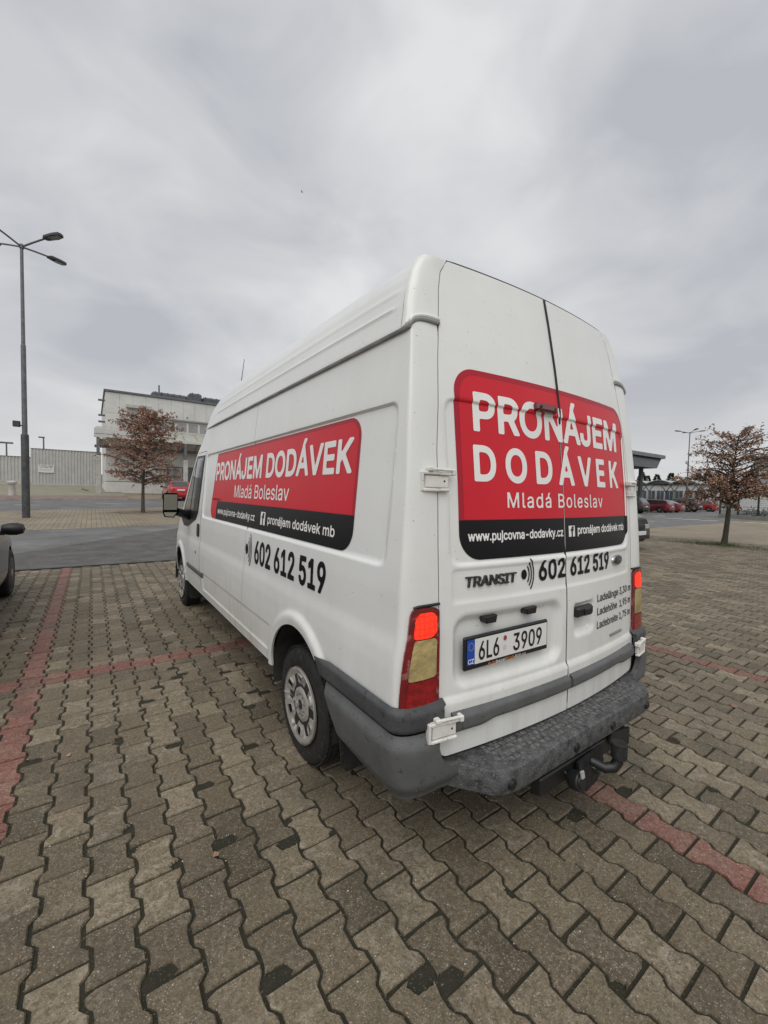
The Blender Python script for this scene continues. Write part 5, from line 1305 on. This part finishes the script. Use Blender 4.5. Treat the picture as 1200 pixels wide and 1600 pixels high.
# ================================================================== office building on the left
panel_m = mat('facade_panel', (.60, .60, .575), .6, 0, .06, .9, detail=4); panel_lt = mat('facade_plinth', (.68, .67, .63), .7, 0, .08, 1.2)
trim_dk = mat('roof_trim', (.14, .145, .15), .6, .2, .1, 3); frame_w = mat('window_frame', (.55, .55, .53), .5, 0, .05, 4)
win_gl = mat('blind_glass', (.27, .275, .27), .12, 0, .12, .7, coat=.4, spec=.6); dark_gl = mat('dark_glass', (.035, .04, .042), .1, 0, .2, 1, coat=.4)
conc = mat('concrete_grey', (.46, .455, .42), .85, 0, .12, 2, bump=.2, bscale=25)
BX, BYW, BZ = -.83, 45.0, .95
bld = empty('office_building', (0, 0, 0), 0, 'pale two-storey office building with metal panels and rooftop ducts', 'building')
mb = MB(); mb.bb(BX+.04, 24, BYW+.04, BYW+16, BZ-.6, 10.3); mb.build('wall', conc, bld)
wins = [(2.95+i*1.06, 2.95+i*1.06+.88, 7.22, 8.10) for i in range(9)]+[(1.17, 1.62, 7.2, 8.36), (1.70, 2.15, 7.2, 8.36)]
n = 0
for i in range(22):
    x0 = BX+i*1.08; x1 = x0+1.065
    for z0, z1 in ((8.42, 10.28), (6.95, 8.40), (2.12, 6.93)):
        if z0 == 6.95 and (x1 > 2.9 and x0 < 12.5 or (x1 > 1.15 and x0 < 2.2)):
            mb = MB(); mb.bb(x0, x1, BYW, BYW+.06, 6.95, 7.14, .008); mb.build('facade_panel', panel_m, bld); continue
        if z0 == 2.12 and 3.9 < x1 and x0 < 7.6:
            mb = MB(); mb.bb(x0, x1, BYW, BYW+.06, 3.75, z1, .008); mb.build('facade_panel', panel_m, bld); continue
        mb = MB(); mb.bb(x0, x1, BYW-.004*(i % 2), BYW+.06, z0, z1, .008); mb.build('facade_panel', panel_m, bld)
for j in range(14):
    for z0, z1 in ((6.95, 10.28), (2.12, 6.93)):
        mb = MB(); mb.bb(BX-.02, BX+.05, BYW+.07+j*1.12, BYW+.07+j*1.12+1.1, z0, z1, .008); mb.build('facade_panel', panel_m, bld)
mb = MB(); mb.bb(BX-.06, 24, BYW-.06, BYW+.1, BZ-.5, 2.06, .02); mb.bb(BX-.06, BX+.1, BYW+.1, BYW+16, BZ-.5, 2.06, .02); mb.build('plinth', panel_lt, bld)
mb = MB(); mb.bb(BX-.05, 24, BYW-.03, BYW+.05, 2.065, 2.118); mb.build('plinth_strip', trim_dk, bld)
mb = MB(); mb.bb(BX-.14, 24.1, BYW-.12, BYW+16.1, 10.30, 10.50, .03); mb.build('roof', trim_dk, bld)
for a, b, c, d in wins:
    f = MB(); f.bb(a-.09, b+.09, BYW-.015, BYW+.05, c-.09, c); f.bb(a-.09, b+.09, BYW-.015, BYW+.05, d, d+.09); f.bb(a-.09, a, BYW-.015, BYW+.05, c, d); f.bb(b, b+.09, BYW-.015, BYW+.05, c, d); fo = f.build('window', frame_w, bld, 0)
    g = MB(); g.bb(a, b, BYW+.012, BYW+.03, c, d); g.build('pane', win_gl, fo, 0)
mb = MB(); mb.bb(2.75, 12.6, BYW-.10, BYW-.018, 8.20, 8.30); mb.build('window_hood', trim_dk, bld)
mb = MB(); mb.bb(.78, 2.82, BYW-.42, BYW-.01, 8.98, 9.34, .03); lb_ = mb.build('sun_blind_box', conc, bld)
mb = MB(); mb.bb(.74, 2.86, BYW-.46, BYW-.40, 8.93, 9.02); mb.build('blind_bar', trim_dk, lb_)
for (a, b, c, d) in ((4.30, 5.52, 1.0, 3.62), (5.95, 7.45, 1.0, 3.62)):
    f = MB(); f.bb(a-.1, a, BYW-.03, BYW+.05, c, d+.1); f.bb(b, b+.1, BYW-.03, BYW+.05, c, d+.1); f.bb(a, b, BYW-.03, BYW+.05, d, d+.1); fo = f.build('door_frame', trim_dk, bld, 0)
    g = MB(); g.bb(a, b, BYW-.07, BYW-.055, c, d); g.build('door_leaf', win_gl if a < 5 else dark_gl, fo, 0)
# roof plant
duct = mat('duct_metal', (.13, .14, .15), .5, .5, .15, 2)
for (a, b, y0, z1, nm_) in ((3.0, 6.2, 46.2, 11.15, 'roof_duct'), (6.35, 7.6, 46.0, 11.48, 'roof_unit'), (7.7, 10.2, 46.3, 11.28, 'roof_duct')):
    mb = MB(); mb.bb(a, b, y0, y0+1.8, 10.5, z1, .15); d_ = mb.build(nm_, duct, bld)
    for k in range(int((b-a)/.55)):
        f = MB(); f.bb(a+.3+k*.55, a+.36+k*.55, y0-.03, y0+1.83, 10.5, z1+.03, .02); f.build('duct_flange', duct, d_)
mb = MB(); mb.tube([(3.62, 46.0, 10.4), (3.62, 46.0, 11.75)], .07, 8); mb.build('roof_vent_pipe', trim_dk, bld)
for zz in (7.6, 8.2, 9.6):
    mb = MB(); mb.bb(BX-.55, BX-.02, BYW+1.2, BYW+1.45, zz, zz+.16, .03); mb.build('wall_bracket', trim_dk, bld)
for px_, zz in ((3.1, 8.75), (5.0, 8.62), (5.95, 8.6)):
    mb = MB(); mb.bb(px_, px_+.1, BYW-.06, BYW, zz, zz+.2, .01); mb.build('wall_fixture', trim_dk, bld)
# entrance canopy
cano = empty('entrance_canopy', (0, 0, 0), 0, 'glazed curved canopy on posts along the office building front', 'canopy')
cgl = mat('canopy_sheet', (.40, .40, .34), .35, 0, .15, 2.5); cun = mat('canopy_soffit', (.50, .49, .44), .6, 0, .08, 2)
YF = 42.0
def cz(t): return 6.05+.95*math.sin(t*1.45)      # t 0 front .. 1 wall
for i in range(13):
    x0 = -1.6+i*1.15; mb = MB(); n = 7
    vs = [(x, YF+(BYW-.12-YF)*k/n, cz(k/n)+o) for o in (0, .05) for x in (x0+.02, x0+1.13) for k in range(n+1)]; m = n+1; fs = []
    for k in range(n): fs += [(k, k+1, m+k+1, m+k), (2*m+k, 3*m+k, 3*m+k+1, 2*m+k+1)]
    fs += [(0, m, 3*m, 2*m), (n, 2*m+n, 3*m+n, m+n)]; mb.add(vs, fs); mb.build('canopy_sheet', cgl, cano, 60)
    rb_ = MB(); rb_.tube([(x0, YF+(BYW-.14-YF)*k/8, cz(k/8)-.10-.25*math.sin(k/8*3.14)) for k in range(9)], .055, 6); rb_.build('canopy_rib', trim_dk, cano)
    so_ = MB(); so_.add([(x0+.06, YF+.2, 5.72), (x0+1.09, YF+.2, 5.72), (x0+1.09, YF+1.7, 5.30), (x0+.06, YF+1.7, 5.30)], [(0, 1, 2, 3)]); so_.build('soffit_panel', cun, cano, 0)
mb = MB(); mb.bb(-1.7, 13.4, YF-.10, YF+.08, 5.78, 6.08, .02); mb.build('front_beam', frame_w, cano)
mb = MB(); mb.bb(-1.7, 13.4, YF+1.75, YF+1.9, 5.05, 5.30, .02); mb.build('rear_beam', trim_dk, cano)
mb = MB(); mb.bb(-1.68, .9, YF-.14, YF-.105, 6.10, 6.55, .01); mb.bb(-1.72, -1.62, YF-.1, BYW, 6.10, 6.55, .01); mb.build('fascia_board', frame_w, cano)
for x in (-1.45, 5.35, 12.2):
    zb0 = float(gz(x, YF)); c = MB(); c.bb(x-.19, x+.19, YF-.19, YF+.19, zb0, 4.25, .03); c.build('post', conc, cano)
    c = MB(); c.bb(x-.12, x+.12, YF-.14, YF+.14, 4.25, 5.80, .02); c.tube([(x, YF, 4.1), (x, YF+.35, 4.9), (x, YF+1.1, 5.3), (x, YF+1.8, 5.35)], [.13, .11, .09, .08], 8); c.build('post_bracket', trim_dk, cano)
# ribbed wall
ribm = mat('ribbed_sheet', (.50, .50, .48), .55, .15, .07, 1.5, detail=5)
def ribbed(name, x0, x1, y, z0, z1, label):
    r = empty(name, (0, 0, 0), 0, label, 'wall'); mb = MB(); p = .30; xs = []; x = x0
    while x < x1:
        for dx_, dd in ((0, 0), (.02, .07), (.13, .07), (.15, 0)): xs.append((x+dx_, y-dd))
        x += p
    xs.append((x1, y)); n = len(xs); mb.add([(a, b, z0) for a, b in xs]+[(a, b, z1) for a, b in xs], [(i, i+1, n+i+1, n+i) for i in range(n-1)]); mb.build('ribbed_sheet', ribm, r, 0)
    c = MB(); c.bb(x0, x1, y-.09, y+.06, z1, z1+.06); c.build('wall_cap', trim_dk, r, 0)
    b = MB(); b.bb(x0, x1, y-.12, y+.2, z0-1.2, z0, .02); b.build('wall_footing', conc, r, 0)
    return r
ribbed('ribbed_wall', -7.70, -.95, 62, 1.78, 5.85, 'pale grey ribbed metal wall with a white notice board')
ribbed('ribbed_wall', -45, -7.72, 62.3, 2.1, 4.84, 'lower stretch of ribbed metal wall behind the tall street lamp')
nb = empty('notice_board', (-6.30, 61.88, 3.12), 0, 'white notice board with dark printed lines fixed to the ribbed wall', 'sign')
mb = MB(); mb.bb(-.74, .74, -.04, 0, 0, .92, .01); bd = mb.build('board', mat('board_white', (.66, .66, .64), .5, 0, .04, 3), nb)
prt = mat('print_dark', (.12, .12, .12), .6, 0, .2, 4); rr_ = random.Random(6)
for z, x0, x1, hgt in ((.74, -.62, .66, .10), (.56, -.54, .56, .10), (.33, -.66, .68, .035), (.22, -.5, .4, .025)):
    x = x0; k = 0
    while x < x1-.03:
        w_ = rr_.uniform(.05, .09)*(1 if hgt > .05 else .7)
        if rr_.random() > .12:
            p = MB(); p.add([(x, -.0435, z), (min(x1, x+w_), -.0435, z), (min(x1, x+w_), -.0435, z+hgt*rr_.uniform(.8, 1)), (x, -.0435, z+hgt)], [(0, 1, 2, 3)]); p.build('print_mark', prt, bd, 0)
        x += w_+.02
# bollard and plank
bq = gp(19, 774, .12); b0 = empty('concrete_bollard', (bq.x, bq.y, bq.z), 0, 'weathered concrete bollard on the red pavement', 'bollard')
mb = MB(); mb.lathe([(.22, -.03), (.21, .05), (.15, .70), (.16, .72), (.24, .78), (.25, .88), (.20, .95), (0, .97)], 12, 'z'); mb.build('post', conc, b0)
pq = gp(132, 767, .12); mb = MB(); mb.box((0, 0, .12), (.9, .14, .10), Matrix.Translation(pq) @ Matrix.Rotation(R_(50), 4, 'Z') @ Matrix.Rotation(R_(12), 4, 'Y'), .01)
o = mb.build('timber_plank', mat('pale_timber', (.42, .38, .30), .9, 0, .15, 8), None); tag(o, 'pale timber plank lying beside the canopy post', 'plank')
for nm_ in (): pass

# ================================================================== far right: store, shelters, fuel canopy, fence
st = empty('store_building', (0, 0, 0), 0, 'long pale store building beyond the far row of cars', 'building')
st_w = mat('store_wall', (.62, .62, .60), .65, 0, .06, .5, detail=3)
mb = MB(); mb.bb(82, 125, 6, 60, 0, 4.1); mb.build('wall', st_w, st)
mb = MB(); mb.bb(81.7, 125.3, 5.7, 60.3, 4.1, 4.4, .05); mb.build('roof', trim_dk, st)
mb = MB(); mb.bb(90, 125, -6, 21, 4.4, 8.6); mb.build('upper_wall', mat('store_upper', (.50, .51, .52), .5, .1, .06, .6), st)
mb = MB(); mb.bb(87, 126, -7, 22, 8.6, 8.95, .05); mb.build('upper_roof', trim_dk, st)
for i in range(9):
    y0 = 25.3+i*1.45; f = MB(); f.bb(81.93, 82.0, y0, y0+1.30, 1.05, 3.15, .01); fo = f.build('window', frame_w, st)
    g = MB(); g.bb(81.90, 81.925, y0+.10, y0+.62, 1.15, 3.05); g.bb(81.90, 81.925, y0+.70, y0+1.2, 1.15, 3.05); g.build('pane', mat('store_glass', (.10, .13, .15), .1, 0, .2, .6, coat=.5), fo, 0)
sg = empty('hours_sign', (81.6, 21.9, 1.15), R_(-90), 'dark maroon opening hours board on the store wall', 'sign')
mb = MB(); mb.bb(-.85, .85, -.03, .03, 0, 1.25, .01); sb = mb.build('board', mat('maroon', (.055, .018, .028), .5, 0, .1, 3), sg)
text_obj('lettering', '7-22', -.62, .62, .14, .58, lambda u, v, e: Vector((u, -.036-e*20, v)), wht_vinyl, sb, bold=.02, cell=0)
mb = MB(); mb.bb(-.5, .3, -.037, -.034, .93, 1.05); mb.build('print_bar', wht_vinyl, sb, 0)
stl = mat('shelter_steel', (.16, .175, .17), .5, .3, .12, 3); shr = mat('shelter_roof', (.42, .44, .41), .35, .1, .12, 1.5)
for k, yc in enumerate((35.4, 31.6, 28.0, 24.6)):
    s_ = empty('curved_shelter', (75.5, yc, 0), 0, 'curved roof shelter on forked steel posts in front of the store', 'shelter', 'curved shelters in front of the store')
    W2 = 1.95; n = 10; mb = MB()
    arc = [(-W2+2*W2*i/n, 3.75+.75*math.sin(math.pi*(i/n)*.85+.25)) for i in range(n+1)]
    vs = [(x, y, z+o) for o in (0, .07) for x in (-4, 4) for y, z in arc]; m = n+1; fs = []
    for i in range(n): fs += [(i, i+1, m+i+1, m+i), (2*m+i, 3*m+i, 3*m+i+1, 2*m+i+1)]
    fs += [tuple(list(range(m))+[2*m+i for i in range(n, -1, -1)]), tuple([m+i for i in range(m)]+[3*m+i for i in range(n, -1, -1)])]
    mb.add(vs, fs); mb.build('roof_sheet', shr, s_, 60)
    for xx in (-3.2, 3.2):
        p = MB(); p.tube([(xx, -W2, 0), (xx, -W2, 3.0)], .09, 8); p.build('post', stl, s_)
        for e in (-1, 1):
            f = MB(); f.tube([(xx, -W2, 2.7), (xx, -W2+e*.35, 3.35), (xx, -W2+e*.85, 3.95)], [.075, .065, .05], 6); f.build('fork_strut', stl, s_)
        rb_ = MB(); rb_.tube([(xx, y, z-.07) for y, z in arc], .05, 6); rb_.build('roof_rib', stl, s_)
fc = empty('fuel_canopy', (0, 0, 0), 0, 'dark cantilever canopy rising over the far car row beside the van', 'canopy')
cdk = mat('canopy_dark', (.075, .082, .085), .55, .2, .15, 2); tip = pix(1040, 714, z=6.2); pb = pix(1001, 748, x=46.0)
mb = MB(); x0, x1, y0, y1 = tip.x-14, tip.x, tip.y, tip.y+9
top = [(x0, y0, 6.35), (x1, y0, 6.35), (x1, y1, 6.35), (x0, y1, 6.35)]; md = [(x0, y0, 5.98), (x1, y0, 5.98), (x1, y1, 5.98), (x0, y1, 5.98)]; lo = [(x0+4, pb.y-1.2, 4.75), (pb.x+.8, pb.y-1.2, 4.75), (pb.x+.8, pb.y+1.2, 4.75), (x0+4, pb.y+1.2, 4.75)]
mb.add(top+md, [(0, 1, 2, 3), (0, 4, 5, 1), (1, 5, 6, 2), (2, 6, 7, 3), (3, 7, 4, 0), (4, 7, 6, 5)]); mb.build('roof_slab', mat('canopy_fascia', (.20, .215, .215), .5, .2, .1, 2), fc, 0)
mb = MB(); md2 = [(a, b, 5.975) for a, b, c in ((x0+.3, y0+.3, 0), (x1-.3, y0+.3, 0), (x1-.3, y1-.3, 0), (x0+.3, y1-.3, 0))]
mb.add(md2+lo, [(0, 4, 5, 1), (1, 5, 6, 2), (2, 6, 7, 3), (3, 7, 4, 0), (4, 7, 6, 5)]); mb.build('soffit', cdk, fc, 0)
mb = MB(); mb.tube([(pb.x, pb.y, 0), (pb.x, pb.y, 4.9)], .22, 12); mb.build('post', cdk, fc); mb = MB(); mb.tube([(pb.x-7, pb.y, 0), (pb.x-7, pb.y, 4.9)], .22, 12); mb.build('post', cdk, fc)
# fence, kerb, verge on the right
fd = Vector((43.2, 8.9, 0)); fe = Vector((46.4, 14.0, 0)); dirf = (fe-fd).normalized(); nrm = Vector((-dirf.y, dirf.x, 0))
grn = mat('fence_green', (.016, .030, .024), .5, .2, .1, 6)
fen = empty('mesh_fence', (0, 0, 0), 0, 'dark green mesh fence on a low kerb at the edge of the car park', 'fence')
s0, s1 = -16, 4.2; kpos = []
s = s1
while s > s0:
    p = fd+dirf*s; mb = MB(); mb.bb(p.x-.06, p.x+.06, p.y-.06, p.y+.06, .1, 2.35, .01); mb.build('post', grn, fen); kpos.append(p); s -= 1.85
for a, b in zip(kpos[:-1], kpos[1:]):
    mb = MB()
    for k in range(12): z = .32+k*.17; mb.tube([(a.x, a.y, z), (b.x, b.y, z)], .006 if k % 4 else .014, 4)
    for k in range(1, 12): q = a.lerp(b, k/12); mb.tube([(q.x, q.y, .25), (q.x, q.y, 2.25)], .005, 4)
    o = mb.build('wire_mesh', grn, fen, 0); o['kind'] = 'stuff'
a, b = fd+dirf*s0, fd+dirf*s1
mb = MB(); mb.add([(p.x+nrm.x*w_, p.y+nrm.y*w_, z) for p in (a, b) for w_, z in ((-.15, 0), (-.15, .28), (.15, .28), (.15, 0))], [(0, 1, 5, 4), (1, 2, 6, 5), (2, 3, 7, 6)]); mb.build('kerb_base', kerb_m, fen, 0)
mb = MB(); mb.add([(p.x+nrm.x*w_, p.y+nrm.y*w_, .012) for p in (a, b) for w_ in (.15, 1.7)], [(0, 1, 3, 2)]); o = mb.build('grass_strip', moss, None, 0); tag(o, kind='structure')
# low dark hedge behind the fence
hg = random.Random(31); LV, LF, LT = [], [], []
for _ in range(5200):
    t = hg.uniform(s0, s1-.4); w_ = hg.gauss(-1.6, .45); z = abs(hg.gauss(.35, .28)); p = fd+dirf*t+nrm*w_+Vector((0, 0, min(z, .95))); sz = hg.uniform(.08, .17)
    d = Vector((hg.gauss(0, 1), hg.gauss(0, 1), hg.gauss(.3, .7))).normalized(); u = d.orthogonal().normalized(); k = len(LV); LV.extend([tuple(p), tuple(p+d*sz*.5+u*sz*.4), tuple(p+d*sz), tuple(p+d*sz*.5-u*sz*.4)]); LF.append((k, k+1, k+2, k+3)); LT.append(hg.random())
me = bpy.data.meshes.new('ground_cover'); me.from_pydata(LV, [], LF); me.update(); q = me.attributes.new('tone', 'FLOAT', 'FACE'); q.data.foreach_set('value', LT)
o = link_mesh('ground_cover', me, tone_mat('cover_grey_green', (.035, .045, .04), (.13, .15, .14), .9), None, 0); tag(o, 'low grey green ground cover behind the mesh fence', 'ground cover', kind='stuff')
# painted dashes on the far car park
for (xa, xb, py) in ((1041, 1066, 809.8), (1067, 1094, 811.5), (1095, 1122, 813.4), (1012, 1024, 814.2), (1020, 1040, 807.4), (1023, 1038, 805.4), (1140, 1156, 815.2), (1165, 1182, 816.6), (1188, 1204, 818)):
    p, q = pix(xa, py, z=.002), pix(xb, py+.3, z=.002); d = (q-p).normalized(); n_ = Vector((-d.y, d.x, 0))*.16
    mb = MB(); mb.add([tuple(v) for v in (p-n_, q-n_, q+n_, p+n_)], [(0, 1, 2, 3)]); o = mb.build('parking_marking', road_white, bpy.data.objects['car_park_asphalt'], 0)
# a bird high up
bp_ = pix(472, 300, z=60); brd = MB()
brd.tube([(0, -.35, 0), (0, -.1, .03), (0, .25, .02), (0, .45, 0)], [.02, .10, .09, .02], 8); bd_ = brd.build('bird', mat('bird_dark', (.05, .05, .05), .8), None); bd_.location = bp_; bd_.rotation_euler = (0, 0, .8); bd_.scale = (.55,)*3; tag(bd_, 'dark bird flying under the grey clouds', 'bird')
for s_ in (-1, 1):
    w_ = MB(); w_.prism([(0, -.14), (s_*.45, -.02), (s_*.9, -.14), (s_*.5, .14), (0, .14)], .0, .02, lambda a, b, h: (a, b, h+abs(a)*.25)); w_.build('wing', MATS['bird_dark'], bd_)

# dry leaves blown onto the ground round both trees
fl_ = random.Random(17); LV, LF, LT = [], [], []
for (cx, cy, sx_, sy_, n_) in ((tq.x, tq.y, 1.6, 1.9, 260), (tp_.x, tp_.y, 1.6, 1.2, 260), (6, 3, 5, 3, 60), (-1, 4, 2, 3, 25)):
    for _ in range(n_):
        x, y = fl_.gauss(cx, sx_), fl_.gauss(cy, sy_)
        if abs(x) < 1.05 and -.3 < y < 5.7: continue
        z = float(gz(x, y))+(.002 if y < 8.6 else .012); a = fl_.uniform(0, 6.28); q = fl_.uniform(.025, .05); u = Vector((math.cos(a), math.sin(a), 0)); w_ = Vector((-u.y, u.x, 0)); p = Vector((x, y, z)); k = len(LV)
        LV.extend([tuple(p), tuple(p+u*q*.5+w_*q*.4+Vector((0, 0, fl_.uniform(0, .012)))), tuple(p+u*q+Vector((0, 0, fl_.uniform(0, .01)))), tuple(p+u*q*.5-w_*q*.4+Vector((0, 0, fl_.uniform(0, .012))))]); LF.append((k, k+1, k+2, k+3)); LT.append(fl_.random())
me = bpy.data.meshes.new('fallen_leaves'); me.from_pydata(LV, [], LF); me.update(); q = me.attributes.new('tone', 'FLOAT', 'FACE'); q.data.foreach_set('value', LT)
o = link_mesh('fallen_leaves', me, leaf_r, None, 0); tag(o, 'dry brown leaves scattered on the ground round the trees', 'leaves', kind='stuff')
